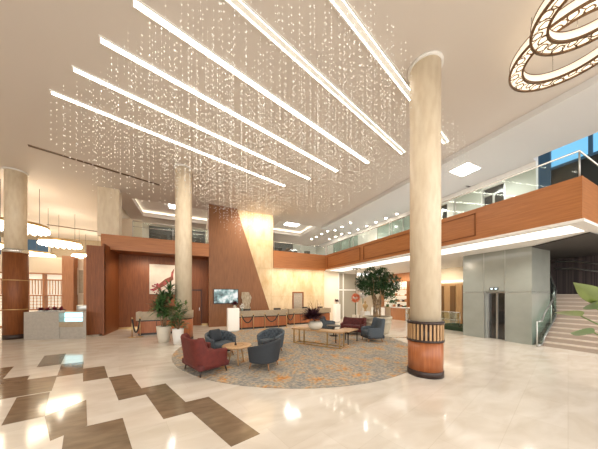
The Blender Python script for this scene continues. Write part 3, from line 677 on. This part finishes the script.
# ------------------------------------------------------------------ big tree in planter
t = thing('potted_tree', 'big braided-trunk ficus tree in a large round stone planter near the balcony', 'tree', (8.5, 8.55, 0))
part('planter', 'stonepot', t, lathe, [(.5, 0), (.58, .1), (.66, .35), (.68, .55), (.69, .56), (.69, .6), (.67, .61), (.67, .72), (.72, .74), (.73, .84), (.71, .86), (.62, .86), (.62, .8)], 48)
part('soil', 'soil_green', t, lathe, [(.63, .76), (.63, .80)], 32)
def trunk(bm):
    rt = random.Random(5)
    for k in range(9):
        a0 = k*2*pi/9; pts = []; r_ = []; tw = rt.uniform(.05, .22)*(1 if k % 2 else -1); sp = rt.uniform(.10, .30)
        for i in range(15):
            z = .78+i*.115; a = a0+i*tw; rr = .16-.05*sin(i/14*pi)+sp*(i/14)**2+rt.uniform(-.012, .012); pts.append((rr*cos(a), rr*sin(a), z)); r_.append(.06-.0028*i)
        pts += [(.35*cos(a)+.1*cos(a0), .35*sin(a), 2.65), (.6*cos(a), .6*sin(a), 2.85)]; r_ += [.018, .01]
        tube(bm, pts, r_, 7)
part('trunk', 'bark', t, trunk)
def crown(bm):
    blobs = [(0, 0, 2.7, .62), (-.55, .25, 2.75, .45), (.5, -.25, 2.7, .48), (.72, -.35, 2.35, .32), (-.3, .1, 3.05, .36), (.3, 0, 3.02, .4), (-.62, .35, 2.45, .32), (.1, -.35, 2.45, .35), (.55, -.5, 1.72, .22), (.42, -.2, 1.95, .2), (.05, .5, 2.6, .45), (-.5, .1, 2.25, .36), (.35, -.3, 2.2, .36), (0, 0, 2.35, .4), (-.75, .4, 2.6, .3), (.8, -.4, 2.6, .34)]
    tot = sum(b[3]**2 for b in blobs)
    for bx, by, bz, br in blobs:
        for i in range(int(5200*br*br/tot)):
            d_ = Vector((random.gauss(0, 1), random.gauss(0, 1), random.gauss(0, 1))).normalized()
            p = Vector((bx, by, bz))+d_*br*(.55+.5*random.random()); p.z = bz+(p.z-bz)*.8
            leaf(bm, p, (d_+Vector((random.uniform(-.8, .8), random.uniform(-.8, .8), random.uniform(-.6, .4)))), random.uniform(.09, .15), .065, .4, n=2)
part('foliage', 'leaf2', t, crown)
t = thing('potted_palm', 'slender palm sprig rising above the top of the ficus tree crown', 'plant', (8.0, 9.6, 0))
part('pot', 'pot', t, lathe, [(.13, 0), (.18, .35), (.18, .4), (.16, .4)], 24)
part('stem', 'bark', t, tube, [(0, 0, .35), (.02, .02, 2.2), (0, 0, 3.4)], [.02, .016, .01], 6)
part('foliage', 'leaf2', t, lambda bm: [leaf(bm, (0, 0, 3.38), (cos(a), sin(a), .35), .38, .10, 1.0) for a in [k*2*pi/9 for k in range(9)]])
# flowers and urn next to the planter
t = thing('orange_flower_ball', 'round orange blossom ball on a stem left of the ficus tree', 'flowers', (9.25, 11.15, 0))
part('pot', 'pot', t, lathe, [(.12, 0), (.2, .3), (.2, .7), (.17, .7)], 24); part('stem', 'leaf', t, tube, [(0, 0, .6), (0, 0, 1.65)], .018, 6)
def ball(bm, n, R, L, w):
    for i in range(n):
        d_ = Vector((random.gauss(0, 1), random.gauss(0, 1), random.gauss(0, 1))).normalized(); leaf(bm, d_*R*.6, d_+Vector((.2, .3, .1))*random.random(), L, w, .2, n=3)
b_ = part('blossoms', 'orange', t, ball, 130, .26, .16, .14); b_.location = (0, 0, 1.78)
t = thing('urn', 'golden lidded urn on a short plinth between the blossom ball and the tree', 'urn', (9.15, 10.15, 0))
part('plinth', 'white', t, box, -.2, .2, -.2, .2, 0, 1.0)
part('vessel', 'gold', t, lathe, [(.10, 1.0), (.05, 1.06), (.06, 1.12), (.16, 1.28), (.15, 1.38), (.06, 1.43), (.05, 1.5), (.08, 1.53), (.02, 1.6)], 24)
t = thing('white_orchid', 'pale white bouquet in a tall vase behind the ficus tree', 'flowers', (9.9, 11.2, 0))
part('vase', 'pot', t, lathe, [(.14, 0), (.18, .5), (.10, 1.3), (.13, 1.4)], 20); part('stem', 'leaf', t, tube, [(0, 0, 1.3), (0, 0, 1.9)], .02, 6)
b_ = part('blossoms', 'white', t, ball, 160, .42, .2, .16); b_.location = (0, 0, 2.15)

# ------------------------------------------------------------------ reception desks
def desk(label, loc, rz, L, D=.75, H=1.05, gr='reception desks', seams=4):
    t = thing('reception_desk', label, 'desk', loc, rz, None)
    part('plinth', 'black', t, box, .08, L-.08, .08, D-.05, 0, .1)
    part('front_panel', 'wood_col', t, boxes, (.05, L-.05, .05, D, .1, .66))
    part('panel_joint', 'darkbrown', t, boxes, *[(.05+(L-.1)*k/seams-.012, .05+(L-.1)*k/seams+.012, .04, .05, .1, .66) for k in range(1, seams)])
    part('shadow_gap', 'black', t, box, .06, L-.06, .08, D-.02, .66, .72)
    part('countertop', 'slab', t, boxes, (0, L, 0, .16, .72, H), (0, .1, .16, D, .72, H), (L-.1, L, .16, D, .72, H), (.1, L-.1, .16, D, .72, .78))
    return t
desk('long reception desk with thick beige top, left of the two by the stone wall', (2.2, 12.6, 0), .03, 3.05)
desk('reception desk with thick beige top, right one below the framed mirror', (5.55, 13.3, 0), 0.02, 3.3)
desk('shorter desk with thick beige top behind the tall dracaena', (-2.55, 12.78, 0), 0.02, 2.45, H=1.13, seams=3)
def bxmon(label, x, y, z, rz):
    t = thing('computer_monitor', label, 'monitor', (x, y, z), rz)
    part('screen', 'black', t, rbox, .45, .03, .26, (0, 0, .24), .006, 1, rx=-.15); part('stand', 'dark', t, boxes, (-.1, .1, -.08, .08, 0, .012), (-.02, .02, 0, .02, 0, .2))
bxmon('black monitor on the left reception desk near its left end', 2.75, 12.98, .78, .2)
bxmon('black monitor on the left reception desk near its right end', 4.65, 13.05, .78, -.2)
bxmon('black monitor on the right reception desk below the mirror', 6.9, 13.65, .78, .1)
bxmon('black monitor near the right end of the right reception desk', 8.1, 13.65, .78, -.1)
t = thing('desk_telephone', 'dark desk telephone behind the tall plant on the shorter desk', 'telephone', (-1.75, 12.88, 1.13))
part('base', 'dark', t, rbox, .2, .12, .06, (0, 0, .03), .01, 2); part('handset', 'black', t, rbox, .05, .2, .04, (-.08, 0, .08), .015, 2)
# rope barriers
def posts(label, x, y, g='rope barrier posts'):
    t = thing('barrier_post', label, 'barrier post', (x, y, .0), 0, g)
    part('base', 'gold', t, lathe, [(.14, 0), (.14, .015), (.03, .03)], 24); part('pole', 'gold', t, lathe, [(.018, .03), (.018, .86)], 12)
    part('finial', 'gold', t, lathe, [(.03, .84), (.036, .88), (.03, .91), (.01, .925)], 16); return t
px = [2.30, 2.96, 3.62, 4.45, 4.98, 5.66]
ps = ['leftmost brass rope post in front of the left reception desk, beside the glowing pedestal', 'second brass rope post from the left at the reception', 'third brass rope post from the left at the reception', 'fourth brass rope post from the left at the reception', 'fifth brass rope post, at the right end of the left reception desk', 'rightmost brass rope post, in front of the right reception desk']
py = [12.22, 12.22, 12.24, 12.26, 12.3, 12.7]
P0 = posts(ps[0], px[0], py[0])
for i in range(1, 6): dup(P0, (px[i], py[i], 0), 0, ps[i])
def rope(label, a, b, z=.84, sag=.42, g=None):
    v = Vector((b[0]-a[0], b[1]-a[1], 0)); pts = []
    for i in range(13):
        u = i/12; pts.append((v.x*u, v.y*u, -sag*(1-(2*u-1)**2)))
    o = part('barrier_rope', 'black', None, tube, pts, .032, 8); o.location = (a[0], a[1], z)
    tag(o, label, 'rope', g); return o
rope('black barrier rope hanging in a deep curve beside the glowing pedestal', (px[0], py[0]), (px[1], py[1]))
rope('black barrier rope hanging across the middle of the left reception desk', (px[2], py[2]), (px[3], py[3]))
rope('black barrier rope hanging in the gap between the two reception desks', (px[4], py[4]), (px[5], py[5]))
a = dup(P0, (-2.62, 12.42, 0), 0, 'left brass rope post of the pair by the desk behind the dracaena'); b = dup(P0, (-2.32, 12.42, 0), 0, 'right brass rope post of the pair by the desk behind the dracaena')
rope('black rope hanging doubled between two posts at the left end of the short desk', (-2.62, 12.42), (-2.32, 12.42), .84, .62)

def pedestal(label, loc, w, d_, h):
    t = thing('display_pedestal', label, 'pedestal', loc)
    part('base', 'steel', t, box, -w/2+.03, w/2-.03, -d_/2+.03, d_/2-.03, 0, .04)
    part('body', 'pedestal', t, rbox, w, d_, h-.04, (0, 0, .04+(h-.04)/2), .04, 3); return t
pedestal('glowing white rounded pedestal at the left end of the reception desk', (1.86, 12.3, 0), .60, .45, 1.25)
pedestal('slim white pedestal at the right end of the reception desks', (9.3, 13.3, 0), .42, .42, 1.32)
def arr(label, loc, L):
    t = thing('flower_arrangement', label, 'flower arrangement', loc)
    part('vase', 'pot', t, lathe, [(.05, 0), (.09, .06), (.06, .14), (.07, .16)], 20)
    part('foliage', 'purple', t, bouq, 60, .06, L, .07, (0, 0, .16))
    part('blossoms', 'redflower', t, bouq, 14, .06, L*.7, .08, (0, 0, .2))
arr('dark leafy arrangement on the glowing white pedestal, before the television', (1.95, 12.3, 1.25), .28)
arr('dark red arrangement on the slim white pedestal', (9.3, 13.3, 1.32), .22)
t = thing('white_lily_vase', 'small pale lamp-like white bloom at the left end of the reception desk', 'flowers', (2.42, 12.72, 1.05))
part('vase', 'glass_green', t, lathe, [(.05, 0), (.06, .12), (.03, .2)], 16); b_ = part('blossoms', 'white', t, ball, 40, .12, .1, .09); b_.location = (0, 0, .27)

# wall things
t = thing('television', 'wall-mounted flat television showing a blue-green scene on the wood panelling', 'television', (1.76, 14.45, 1.88))
part('casing', 'black', t, box, -.74, .74, -.06, 0, -.46, .46); part('screen', 'tv', t, box, -.70, .70, -.066, -.06, -.42, .42)
t = thing('wood_sculpture', 'tall pale weathered timber slab standing against the panelling right of the television', 'sculpture', (2.95, 14.25, 0))
def slabm(bm):
    L_ = []; R_ = []
    for i in range(14):
        z = i/13*2.15; w = .27+.05*sin(i*1.3)+.03*sin(i*2.9); o_ = .04*sin(i*.8); L_.append((-w+o_, z)); R_.append((w+o_, z))
    prism(bm, L_+R_[::-1], -.06, .03, 'y')
part('slab', mat('driftwood', (.55, .47, .35), .8, col2=(.26, .2, .13), nscale=6, stretch=(5, 5, .8), bump=.3), t, slabm)
part('base', 'dark', t, box, -.3, .3, -.1, .1, 0, .06)
t = thing('wall_mirror', 'upright mirror in a brown wooden frame on the travertine wall', 'mirror', (6.8, 14.6, 1.45))
part('frame', 'wood_wall', t, boxes, (-.44, -.36, -.06, 0, -.75, .75), (.36, .44, -.06, 0, -.75, .75), (-.36, .36, -.06, 0, .67, .75), (-.36, .36, -.06, 0, -.75, -.67))
part('mirror_glass', mat('mirrorglass', (.52, .44, .35), .2, metal=.3, col2=(.35, .3, .24), nscale=8, stretch=(4, 4, 1)), t, box, -.36, .36, -.03, 0, -.67, .67)
t = thing('painting', 'white canvas painting with a dark red and brown feathery shape, behind the dracaena', 'painting', (-1.72, 15.8, 2.92))
part('canvas', mat('canvas', (.72, .64, .55), .8, noise_amt=.1, nscale=3), t, box, -.76, .76, -.05, 0, -.90, .90)
def brush(bm):
    pts = [(-.62, -.78), (-.45, -.45), (-.15, -.18), (.05, .02), (.35, .18), (.38, .45), (.55, .72), (.48, .3), (.50, .0), (.2, -.22), (0, -.42), (-.25, -.55)]
    prism(bm, pts, -.056, -.05, 'y')
part('brushstroke', mat('brush', (.16, .06, .03), .7, col2=(.4, .08, .08), nscale=4), t, brush)
def splash(bm):
    for i in range(24):
        x, z = random.uniform(-.70, -.1), random.uniform(-.85, -.1); r_ = random.uniform(.015, .07)
        prism(bm, [(x+r_*cos(k*pi/4), z+r_*sin(k*pi/4)) for k in range(8)], -.054-.0001*i, -.05, 'y')
part('splatter', 'redflower', t, splash)['kind'] = 'stuff'

# ------------------------------------------------------------------ café counter and shelving
t = thing('cafe_counter', 'pale grey stone café counter beside the far left column', 'counter', (-6.72, 13.72, 0), math.atan2(12.98-13.72, -4.42+6.72))
def cb(bm):
    prism(bm, [(0, 0), (1.34, 0), (1.34, .62), (0, .72)], 0, 1.2); prism(bm, [(2.30, 0), (2.42, 0), (2.05, .42), (1.95, .42)], 0, 1.2); prism(bm, [(1.34, .04), (2.30, .04), (1.98, .42), (1.34, .60)], 0, .58)
part('body', 'counter_grey', t, cb)
part('display_well', 'slab', t, box, 1.34, 2.30, 0, .04, .52, .74)
part('display_glow', 'cyan', t, box, 1.36, 2.1, .26, .30, .74, 1.14)
part('display_shelf', 'steel', t, lambda bm: (box(bm, 1.34, 2.2, .06, .26, .92, .935), prism(bm, [(1.34, 0), (2.30, 0), (2.02, .36), (1.34, .5)], 1.16, 1.2)))
part('display_glass', 'glass_clear', t, box, 1.34, 2.30, 0, .012, .74, 1.16)
for i, x in enumerate((.42, .68, .94, 1.2)):
    tt = thing('flower_arrangement', ['leftmost', 'second from the left', 'third from the left', 'rightmost'][i]+' clump of the dark red flowers on the café counter', 'flowers', (-6.72+x*.952+.08, 13.72-x*.306+.28, 1.2), 0, 'red flowers on the café counter')
    part('tray', 'white', tt, lathe, [(.10, 0), (.12, .05)], 16); part('foliage', 'purple', tt, bouq, 35, .04, .13, .06, (0, 0, .05)); part('blossoms', 'redflower', tt, bouq, 26, .05, .14, .07, (0, 0, .08))
# lattice shelving
t = thing('lattice_shelving', 'tall wooden lattice shelving wall behind the café counter', 'shelving', (-12.2, 19.98, 0))
def lat(bm):
    for z in (0, 1.0, 1.9, 2.9, 3.3): box(bm, 0, 4.6, -.3, 0, z, z+.07)
    for k in range(5): box(bm, k*1.13, k*1.13+.10, -.32, 0, 0, 3.35)
part('frame', 'wood_mid', t, lat)
def spn(bm):
    for k in range(34):
        x = .1+k*.133; box(bm, x, x+.03, -.26, -.22, 2.0, 2.9)
    for k in range(4):
        for j in range(6): box(bm, .2+k*1.13+j*.16, .22+k*1.13+j*.16, -.26, -.22, 1.07, 1.9)
        for j in range(4): box(bm, .12+k*1.13, 1.1+k*1.13, -.26, -.22, 1.15+j*.2, 1.17+j*.2)
part('spindles', 'wood_mid', t, spn); part('back_panel', 'shelf_glow', t, box, 0, 4.6, -.02, 0, 0, 3.3)
t = thing('framed_picture', 'tall white framed panel on the café wall between two wooden piers', 'picture', (-6.95, 19.85, 2.9)); part('frame', 'cream', t, boxes, (-.24, .24, -.05, 0, -.9, .9)); part('picture', 'slab', t, box, -.16, .12, -.06, -.05, -.8, .75)
t = thing('coffee_machine', 'chrome coffee machine behind the glowing café display', 'coffee machine', (-5.6, 16.3, 0))
part('stand', 'wood_mid', t, box, -.5, .5, -.3, .3, 0, 1.0); part('body', 'steel', t, rbox, .6, .4, .4, (0, 0, 1.2), .04, 2); part('grinder', 'dark', t, lathe, [(.08, 1.0), (.09, 1.3), (.12, 1.4), (.1, 1.55)], 16, .42, 0)

# pendants
def pendant(label, x, y, r=1.0, z=5.35):
    t = thing('disc_pendant', label, 'pendant lamp', (x, y, z), 0, 'glowing disc pendants over the café hall')
    def drops(bm):
        k = 0
        for rr in (.3, .55, .8, .97):
            n = int(22*rr)
            for i in range(n):
                a = 2*pi*i/n; lathe(bm, [(.02, -.14), (.065, -.08), (.065, .02), (.02, .05)], 6, rr*r*cos(a), rr*r*sin(a))
    part('frame', 'gold', t, lathe, [(r*.99, .10), (r, .14), (r, .22), (r*.97, .24)], 40)
    part('glass_drops', 'pendant', t, drops)['kind'] = 'stuff'
    part('diffuser', 'pendant', t, lathe, [(r*.94, .0), (r*.98, .1), (r*.94, .14)], 40)
    for k in range(3):
        a = k*2*pi/3; part('cord', 'dark', t, tube, [(r*.7*cos(a), r*.7*sin(a), .2), (r*.7*cos(a), r*.7*sin(a), CZ-z)], .01, 5)
    return t
p0 = pendant('glowing disc pendant nearest the wooden screen, largest in full view above the café', -8.13, 20.13)
dup(p0, (-8.06, 16.2, 5.35), 0, 'glowing disc pendant partly hidden behind the upper part of the far left column')
dup(p0, (-12.0, 26.2, 5.35), 0, 'smaller distant glowing disc pendant just right of the far left column, lowest in the picture')
dup(p0, (-8.6, 25.6, 5.35), 0, 'smaller distant glowing disc pendant beside the top of the wooden screen')
dup(p0, (-12.9, 22.6, 5.35), 0, 'glowing disc pendant mostly cut off by the left picture edge')

# ------------------------------------------------------------------ ring chandelier
for x, y in ((-8.13, 20.13), (-8.06, 16.2), (-12, 26.2), (-8.6, 25.6), (-12.9, 22.6)):
    l = bpy.data.lights.new('pendant_bulb', 'POINT'); l.energy = 60; l.color = (1, .88, .72); l.shadow_soft_size = .15
    o = bpy.data.objects.new('pendant_bulb', l); C.objects.link(o); o.location = (x, y, 5.85)
def ringlamp(label, x, y, z, R, w=.22, h=.20):
    t = thing('ring_pendant', label, 'chandelier', (x, y, z), 0)
    ri = R-w
    part('diffuser', 'ring_glow', t, lathe, [(ri+.01, .03), (R-.01, .03), (R-.01, .04), (ri+.01, .04), (ri+.01, .03)], 72, cap=False)
    part('shade', 'ring_side', t, lambda bm: (lathe(bm, [(R-.01, .04), (R-.01, h), (R-.02, h), (R-.02, .04)], 72, cap=False), lathe(bm, [(ri+.01, .04), (ri+.01, h), (ri+.02, h), (ri+.02, .04)], 72, cap=False)))
    part('rim', 'bronze', t, lambda bm: [lathe(bm, [(r0, 0), (r0+.036, 0), (r0+.036, .04), (r0, .04), (r0, 0)], 72, cap=False) for r0 in (ri-.01, R-.02)]+[lathe(bm, [(r0, h), (r0+.012, h), (r0+.012, h+.012), (r0, h+.012), (r0, h)], 72, cap=False) for r0 in (ri, R-.01)])
    def lace(bm):
        n = 26
        for k in range(n):
            a = 2*pi*k/n; rc = ri+w*(.32 if k % 2 else .62); rad = w*random.uniform(.26, .38)
            c_ = (rc*cos(a), rc*sin(a)); ph = random.random()*6; m_ = 12
            tube(bm, [(c_[0]+rad*(1+.15*sin(3*q*2*pi/m_+ph))*cos(q*2*pi/m_), c_[1]+rad*(1+.15*cos(2*q*2*pi/m_+ph))*sin(q*2*pi/m_), .015) for q in range(m_+1)], .011, 4)
            a2 = a+.12; tube(bm, [((ri+.01)*cos(a2), (ri+.01)*sin(a2), .015), ((ri+w*.5)*cos(a2+.06), (ri+w*.5)*sin(a2+.06), .015), ((R-.01)*cos(a2-.04), (R-.01)*sin(a2-.04), .015)], .008, 4)
    part('lace_screen', 'bronze', t, lace)
    for k in range(3):
        a = 2*pi*k/3+.6; part('suspension_rod', 'chrome', t, tube, [((R-.1)*cos(a), (R-.1)*sin(a), .04), ((R-.1)*cos(a), (R-.1)*sin(a), CZ-z)], .008, 6)
    return t
ringlamp('lower-hanging bronze lace ring chandelier, overlapping in front of the other ring at the upper right', 5.88, 1.10, 6.60, .80)
ringlamp('farther bronze lace ring chandelier behind and below the other ring, at the upper right', 6.86, 1.65, 6.85, .92)

# ------------------------------------------------------------------ shop under balcony, upper-level furnishing
t = thing('shop_shelving', 'brightly lit shop shelving with rows of goods behind the ficus tree', 'shelving', (15.9, 12.4, 0))
part('back_panel', 'shelf_glow', t, box, -.05, 0, 0, 2.65, .9, 3.1)
part('shelf', 'wood_light', t, boxes, *[(-.4, 0, 0, 2.65, z, z+.04) for z in (.9, 1.4, 1.9, 2.4)]); part('side_panel', 'wood_mid', t, boxes, (-.42, 0, -.06, 0, 0, 3.1), (-.42, 0, 2.65, 2.71, 0, 3.1))
part('goods', ['leaf', 'darkbrown', 'white', 'wood_mid'], t, lambda bm: [box(bm, -.34, -.15, y, y+.14, z+.04, z+.04+random.uniform(.12, .3), random.randrange(4)) for z in (.9, 1.4, 1.9, 2.4) for y in [.1+.24*k for k in range(10)] if random.random() < .75])['kind'] = 'stuff'
t = thing('shop_counter', 'orange wooden shop counter right of the tree planter', 'counter', (14.6, 11.3, 0))
part('body', 'wood_mid', t, box, 0, .6, 0, 1.9, 0, .95); part('countertop', 'white', t, box, -.03, .63, -.03, 1.93, .95, 1.0)
t = thing('shop_plinth', 'low white display block beside the orange shop counter', 'display block', (14.2, 14.0, 0)); part('body', 'pedestal', t, box, 0, .6, 0, 1.0, 0, .9)
o = part('planting_bed', 'soil_green', None, box, 12.9, 14.6, 6.5, 8.4, .0, .22); tag(o, 'low dark green planting bed left of the glass elevator block', 'planting bed')
# upstairs
def upchair(label, x, y, rz):
    t = thing('dining_chair', label, 'chair', (x, y, 4.40), rz, 'dark chairs on the upper floor')
    part('seat', 'dark', t, rbox, .46, .46, .08, (0, 0, .45), .02, 2); part('backrest', 'dark', t, rbox, .46, .06, .55, (0, -.22, .78), .02, 2)
    for q in ((.2, .2), (-.2, .2), (.2, -.2), (-.2, -.2)): part('leg', 'leg_dark', t, tube, [(q[0], q[1], 0), (q[0], q[1], .42)], .018, 6)
    return t
u0 = upchair('dark upholstered chair right behind the rear balcony glass, rightmost of the upstairs chairs', 7.9, 15.3, 2.6)
for x, y, r_, l_ in ((6.9, 15.4, 2.8, 'dark upstairs chair behind the middle of the rear balcony glass'), (5.5, 15.5, 3.3, 'dark upstairs chair next to the travertine wall top')):
    dup(u0, (x, y, 4.40), r_, l_)
for x, y, r_, l_ in ((-2.2, 15.6, 3, 'dark upstairs chair behind the left balustrade, left of the middle column'), (-1.2, 15.5, 3.2, 'dark upstairs chair behind the left balustrade, just left of the column shaft'), (.2, 15.5, 2.9, 'dark upstairs chair behind the left balustrade, between column and tall panelling')):
    dup(u0, (x, y, 4.50), r_, l_)
def bar(label, x0, x1, y, z=4.4):
    t = thing('bar_cabinet', label, 'cabinet', (x0, y, z))
    part('carcass', 'dark', t, box, 0, x1-x0, 0, .4, 0, 2.45)
    part('glazing', 'door_glass', t, boxes, *[(.2+k*1.1, 1.1+k*1.1, -.02, 0, .9, 1.9) for k in range(int((x1-x0-.3)/1.1))])
    part('counter_front', 'darkbrown', t, boxes, (.1, x1-x0-.1, -.5, -.1, 0, 1.05))
bar('dark glazed bar cabinet on the upper floor behind the middle left column', -3.0, .7, 18.9, 4.51)
bar('dark glazed bar cabinet on the upper floor behind the rear balcony', 5.0, 8.3, 18.9, 4.41)
t = thing('potted_shrub', 'bushy brownish dried plant on the upper floor behind the rear balcony glass', 'plant', (7.2, 17.2, 4.41))
part('pot', 'pot', t, lathe, [(.2, 0), (.28, .5), (.26, .5)], 20); part('foliage', mat('dried', (.2, .12, .07), .8, noise_amt=.5, nscale=6), t, bouq, 260, .5, .5, .09, (0, 0, .9), .9)
t = thing('potted_shrub', 'green-leaved shrub on the upper floor near the travertine wall top', 'plant', (5.75, 17.4, 4.41))
part('pot', 'pot', t, lathe, [(.2, 0), (.28, .5), (.26, .5)], 20); part('foliage', 'leaf', t, bouq, 200, .5, .5, .09, (0, 0, .8), .8)

# ------------------------------------------------------------------ foreground plant on the right
t = thing('foreground_plant', 'broad-leaved potted plant reaching in from the right picture edge', 'plant', (3.05, .12, 0))
part('pot', 'pot', t, lathe, [(.16, 0), (.22, .4), (.24, .5), (.21, .5), (.2, .45)], 32); part('soil', 'soil', t, lathe, [(.2, .40), (.2, .45)], 24)
def cc(X, Z, z): return (X*.9043+Z*.4268-3.05, -X*.4268+Z*.9043-.12, z)   # from metres right of / ahead of the camera
def bigleaf(bm, A, B, w, droop, roll=0.):
    A = Vector(A); B = Vector(B); d_ = (B-A); L = d_.length; d_.normalize(); s_ = d_.cross(Vector((0, 0, 1))).normalized(); nn = s_.cross(d_)
    s_ = s_*cos(roll)+nn*sin(roll); nn = s_.cross(d_).normalized()
    n = 12; prev = None
    for i in range(n+1):
        u = i/n; c0 = A+d_*L*u+Vector((0, 0, -droop*(u*u)+droop*u*.6)); ww = w*.5*(sin(pi*u**.7)**1.0) if 0 < u < 1 else .002
        row = [bm.verts.new(c0+s_*ww*q+nn*(.22*ww*abs(q))) for q in (-1, -.5, 0, .5, 1)]
        if prev:
            for k in range(4): f = bm.faces.new((prev[k], prev[k+1], row[k+1], row[k])); f.smooth = True
        prev = row
root = cc(2.35, 1.65, .45)
LV = [('leaf_big', cc(2.28, 1.62, 1.83), cc(1.87, 1.50, 2.0), .115, .02, -.7), ('leaf_deep', cc(2.3, 1.70, 1.80), cc(2.14, 1.60, 1.86), .12, .02, -.6), ('leaf_big', cc(1.95, 1.52, 1.76), cc(1.72, 1.48, 1.795), .10, .01, -.35),
      ('leaf_deep', cc(2.04, 1.52, 1.645), cc(1.80, 1.46, 1.655), .085, .0, -.85), ('leaf_deep', cc(2.6, 1.75, 1.5), cc(2.9, 1.9, 1.6), .2, .02, .4), ('leaf_big', cc(2.6, 1.75, 1.9), cc(2.9, 1.6, 2.1), .2, .02, .4)]
for m_, A, B, w, dr, rl in LV:
    part('leaf', m_, t, bigleaf, A, B, w, dr, rl)
    Av = Vector(A); Rv = Vector((0, 0, .44)); mid = Av+(Vector((.35*(Av.x > -9), 0, 0)))*0+Vector((.18, -.12, -.12))
    part('stalk', 'leaf_y', t, tube, [Rv, Rv*.5+Vector((mid.x*.5, mid.y*.5, mid.z*.5)), mid, Av], [.012, .009, .006, .004], 6)

# ------------------------------------------------------------------ crystal curtain
def beads(bm, L, sp, x=0, y=0, s=.017, dense=1.):
    z = -.12-random.random()*sp
    while z > -L:
        if random.random() < dense:
            r_ = s*random.uniform(.6, 1.25); h_ = r_*random.uniform(1.0, 1.7)
            v = [bm.verts.new((x+dx*r_, y+dy*r_, z)) for dx, dy in ((1, 0), (0, 1), (-1, 0), (0, -1))]
            a = bm.verts.new((x, y, z+h_)); b = bm.verts.new((x, y, z-h_))
            for i in range(4): bm.faces.new((v[i], v[(i+1) % 4], a)); bm.faces.new((v[(i+1) % 4], v[i], b))
        z -= sp*random.uniform(.6, 1.4)
ux, uy = cos(radians(14.3)), sin(radians(14.3))      # along the strips
pos = []
nu, nv = 36, 28
for j in range(nv):
    for i in range(nu):
        v_ = (j+.5)/nv; bx = -3.75+(4.95)*v_*1.02; by = 8.6-6.0*v_*1.02
        u_ = (i+random.uniform(.2, .8))/nu*8.0
        x = bx+ux*u_+random.uniform(-.06, .06); y = by+uy*u_+random.uniform(-.06, .06)
        if abs(x-5.1) < .5 and abs(y-3.56) < .5: continue
        if abs(x+.46) < .5 and abs(y-10.94) < .5: continue
        L = 1.15+.95*sin(u_/8*pi)**1.0+.45*sin(u_*1.3+v_*5)*cos(v_*7)+random.uniform(-.25, .25)
        L *= (.75+.45*(1-v_))
        pos.append((x, y, max(.5, L)))
for k in range(70):   # longer strands beyond the far strip, in front of the tall panelling
    u_ = random.uniform(3.5, 8.4); e_ = random.uniform(.2, 2.2); x = -3.56+ux*u_-.6*e_*.5; y = 8.4+uy*u_+e_
    if abs(x+.46) < .5 and abs(y-10.94) < .5: continue
    pos.append((x, y, random.uniform(1.2, 2.3)))
pos.sort(key=lambda p: p[0]**2+p[1]**2)
def strand(bm, L, sp, s=.0135):
    """one continuous surface: a hair-thin thread swelling into faceted crystals"""
    prof = [(.0004, 0)]; z = -.10-random.random()*sp
    while z > -L:
        r_ = s*random.uniform(.65, 1.25); h_ = r_*random.uniform(1., 1.6)
        prof += [(.0004, z+h_), (r_, z), (.0004, z-h_)]; z -= sp*random.uniform(.65, 1.5)
    rings = [[bm.verts.new((r_*dx, r_*dy, z)) for dx, dy in ((1, 0), (0, 1), (-1, 0), (0, -1))] for r_, z in prof]
    for p, q in zip(rings, rings[1:]):
        for i in range(4): bm.faces.new((p[i], p[(i+1) % 4], q[(i+1) % 4], q[i]))
    bm.faces.new(rings[-1])
var = []
for q in range(18):
    L = .6+.11*q; bm = bmesh.new(); strand(bm, L, .14); me = bpy.data.meshes.new('crystal_strand'); bm.to_mesh(me); bm.free(); me.materials.append(M['crystal']); var.append((L, me))
for x, y, L in pos[:300]:
    l_, me = min(var, key=lambda q: abs(q[0]-L+random.uniform(-.1, .1)))
    r_ = bpy.data.objects.new('crystal_strand', me); C.objects.link(r_); r_.location = (x, y, CZ); r_.rotation_euler = (0, 0, random.random()*6)
    tag(r_, 'thread of small clear crystals hanging from the ceiling among the strip lights nearest the camera', 'crystal strand', 'crystal strands nearest the camera')
bm = bmesh.new()
for x, y, L in pos[300:]: beads(bm, L, .18, x, y, .0145)
o = obj('crystal_curtain', bm, 'crystal', None, (0, 0, CZ)); tag(o, 'shimmering mass of farther hanging crystal strands beneath the strip lights', 'crystal curtain', kind='stuff')

# ------------------------------------------------------------------ lamps' light
for i, x in enumerate((5.4, 6.6, 7.8, 8.8)): spot('wall_washer', (x, 13.2, 3.75), (x, 14.6, 1.6), 45, 150)
for x in (3.4, 4.5): spot('wall_washer', (x, 12.6, 7.4), (x+.2, 14.6, 4.5), 190, 140)
for p in ((-2.8, 14.6), (-.8, 14.6)): spot('recess_spot', (p[0], p[1], 4.2), (p[0], 15.6, 0), 60, 150)
for y in (3.5, 6.5, 9.5, 12.5): spot('soffit_lamp', (10.6, y, 3.7), (10.6, y, 0), 60, 150, (1, .93, .84))
for y in (5.0, 8.5, 12.0): spot('balcony_lamp', (10.9, y, 7.2), (11.2, y, 4), 90, 150, (1, .95, .9))
spot('shop_lamp', (14.3, 13, 3.7), (15.5, 13, 1), 120, 150, (1, .88, .7)); spot('shop_lamp', (14.3, 9.5, 3.7), (15.7, 9.5, 1.4), 90, 140, (1, .85, .62))
spot('partition_lamp', (10.3, 13.2, 3.7), (10.6, 14.7, 1.5), 60, 120, (1, .92, .8))
for x in (7, -1): spot('upper_lamp', (x, 17, 7.6), (x, 16.5, 4), 90, 150, (1, .92, .8))
spot('stair_lamp', (13.2, 1.2, 3.8), (13.5, 1.2, 0), 90, 150, (1, .9, .82)); spot('stair_lamp', (13.0, .8, 7.2), (14, 1, 3), 60, 150, (1, .92, .86))
